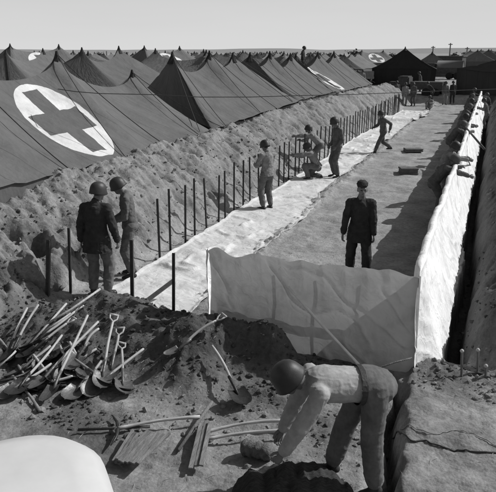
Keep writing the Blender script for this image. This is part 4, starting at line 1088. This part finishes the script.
# tree clumps on the skyline
def tree(x, y, s, label, group):
    root = empty('tree', (x, y, .6)); bm = bmesh.new(); tube(bm, [(0, 0, 0), (.1, 0, 2.2*s), (0, .1, 3.6*s)], [.22*s, .15*s, .06*s], 7); from_bm('trunk', bm, M['post'], root)
    n = 260; vs = []; fs = []
    cl = [(rng.uniform(-1.3, 1.3), rng.uniform(-1.3, 1.3), rng.uniform(2.2, 4.3)) for _ in range(7)]
    for i in range(n):
        c = cl[i % 7]; p = np.array(c)+rng.randn(3)*[.55, .55, .42]; a = rng.randn(3)*.26; b = rng.randn(3)*.26
        k = len(vs); vs += [(p*s).tolist(), ((p+a)*s).tolist(), ((p+a+b)*s).tolist(), ((p+b)*s).tolist()]; fs.append((k, k+1, k+2, k+3))
    me = bpy.data.meshes.new('crown'); me.from_pydata(vs, [], fs); link('crown', me, M['foliage'], root, smooth=False)
    tag(root, label, 'tree', group); return root
protos = [tree(0, 0, 1, 'low dark tree among the far skyline clutter', 'low trees on the skyline') for _ in range(3)]
k = 0
for i in range(70):
    ang = math.radians(rng.uniform(-48, 4)); d = rng.uniform(230, 420)
    x, y = math.sin(ang)*d, math.cos(ang)*d
    o = protos[k] if k < 3 else copy_tree(protos[k % 3]); k += 1
    s = rng.uniform(.6, 1.15); o.location = (x, y, H(x, y)); o.scale = (s*1.0, s*1.0, s*.7); o.rotation_euler.z = rng.uniform(0, 6)

# ------------------------------------------------------------------ light
sun_h = (Rv*math.cos(math.radians(17))+AW*math.sin(math.radians(17))).normalized()
EL = math.radians(41)
sd = V((sun_h.x*math.cos(EL), sun_h.y*math.cos(EL), math.sin(EL)))
L = bpy.data.lights.new('sun', 'SUN'); L.energy = 3.9; L.angle = math.radians(.5); L.color = (1, 1, 1)
lo = bpy.data.objects.new('sun', L); C.objects.link(lo); lo.rotation_euler = (-sd).to_track_quat('-Z', 'Y').to_euler(); lo.location = (0, 0, 30)
W = bpy.data.worlds.new('World'); SC.world = W; W.use_nodes = True
n = W.node_tree.nodes; l = W.node_tree.links; bg = n['Background']
sk = n.new('ShaderNodeTexSky'); sk.sky_type = 'NISHITA'; sk.sun_disc = False; sk.sun_elevation = EL; sk.sun_rotation = math.atan2(sd.x, sd.y)
sk.dust_density = 2.0; sk.air_density = 1.0
bw = n.new('ShaderNodeRGBToBW'); l.new(sk.outputs[0], bw.inputs[0]); 
tc = n.new('ShaderNodeTexCoord'); sp = n.new('ShaderNodeSeparateXYZ'); l.new(tc.outputs['Generated'], sp.inputs[0])
mr = n.new('ShaderNodeMapRange'); mr.interpolation_type = 'SMOOTHSTEP'; l.new(sp.outputs[2], mr.inputs[0]); mr.inputs[1].default_value = .10; mr.inputs[2].default_value = .38; mr.inputs[3].default_value = 1; mr.inputs[4].default_value = 0
hz_ = n.new('ShaderNodeMath'); hz_.operation = 'MULTIPLY_ADD'; l.new(sp.outputs[2], hz_.inputs[0]); hz_.inputs[1].default_value = -9; hz_.inputs[2].default_value = 7.4
sn = n.new('ShaderNodeTexNoise'); sn.inputs['Scale'].default_value = 2.2; sn.inputs['Detail'].default_value = 3
mp = n.new('ShaderNodeMapping'); mp.inputs['Scale'].default_value = (1, 1, 9); l.new(tc.outputs['Generated'], mp.inputs[0]); l.new(mp.outputs[0], sn.inputs[0])
ad = n.new('ShaderNodeMath'); ad.operation = 'MULTIPLY_ADD'; l.new(sn.outputs[0], ad.inputs[0]); ad.inputs[1].default_value = .7; l.new(hz_.outputs[0], ad.inputs[2])
mx = n.new('ShaderNodeMix'); mx.data_type = 'FLOAT'; l.new(mr.outputs[0], mx.inputs[0]); l.new(bw.outputs[0], mx.inputs[2]); l.new(ad.outputs[0], mx.inputs[3])
l.new(mx.outputs[0], bg.inputs[0]); bg.inputs[1].default_value = .09
SC.view_settings.view_transform = 'Standard'; SC.view_settings.look = 'None'; SC.view_settings.exposure = 0
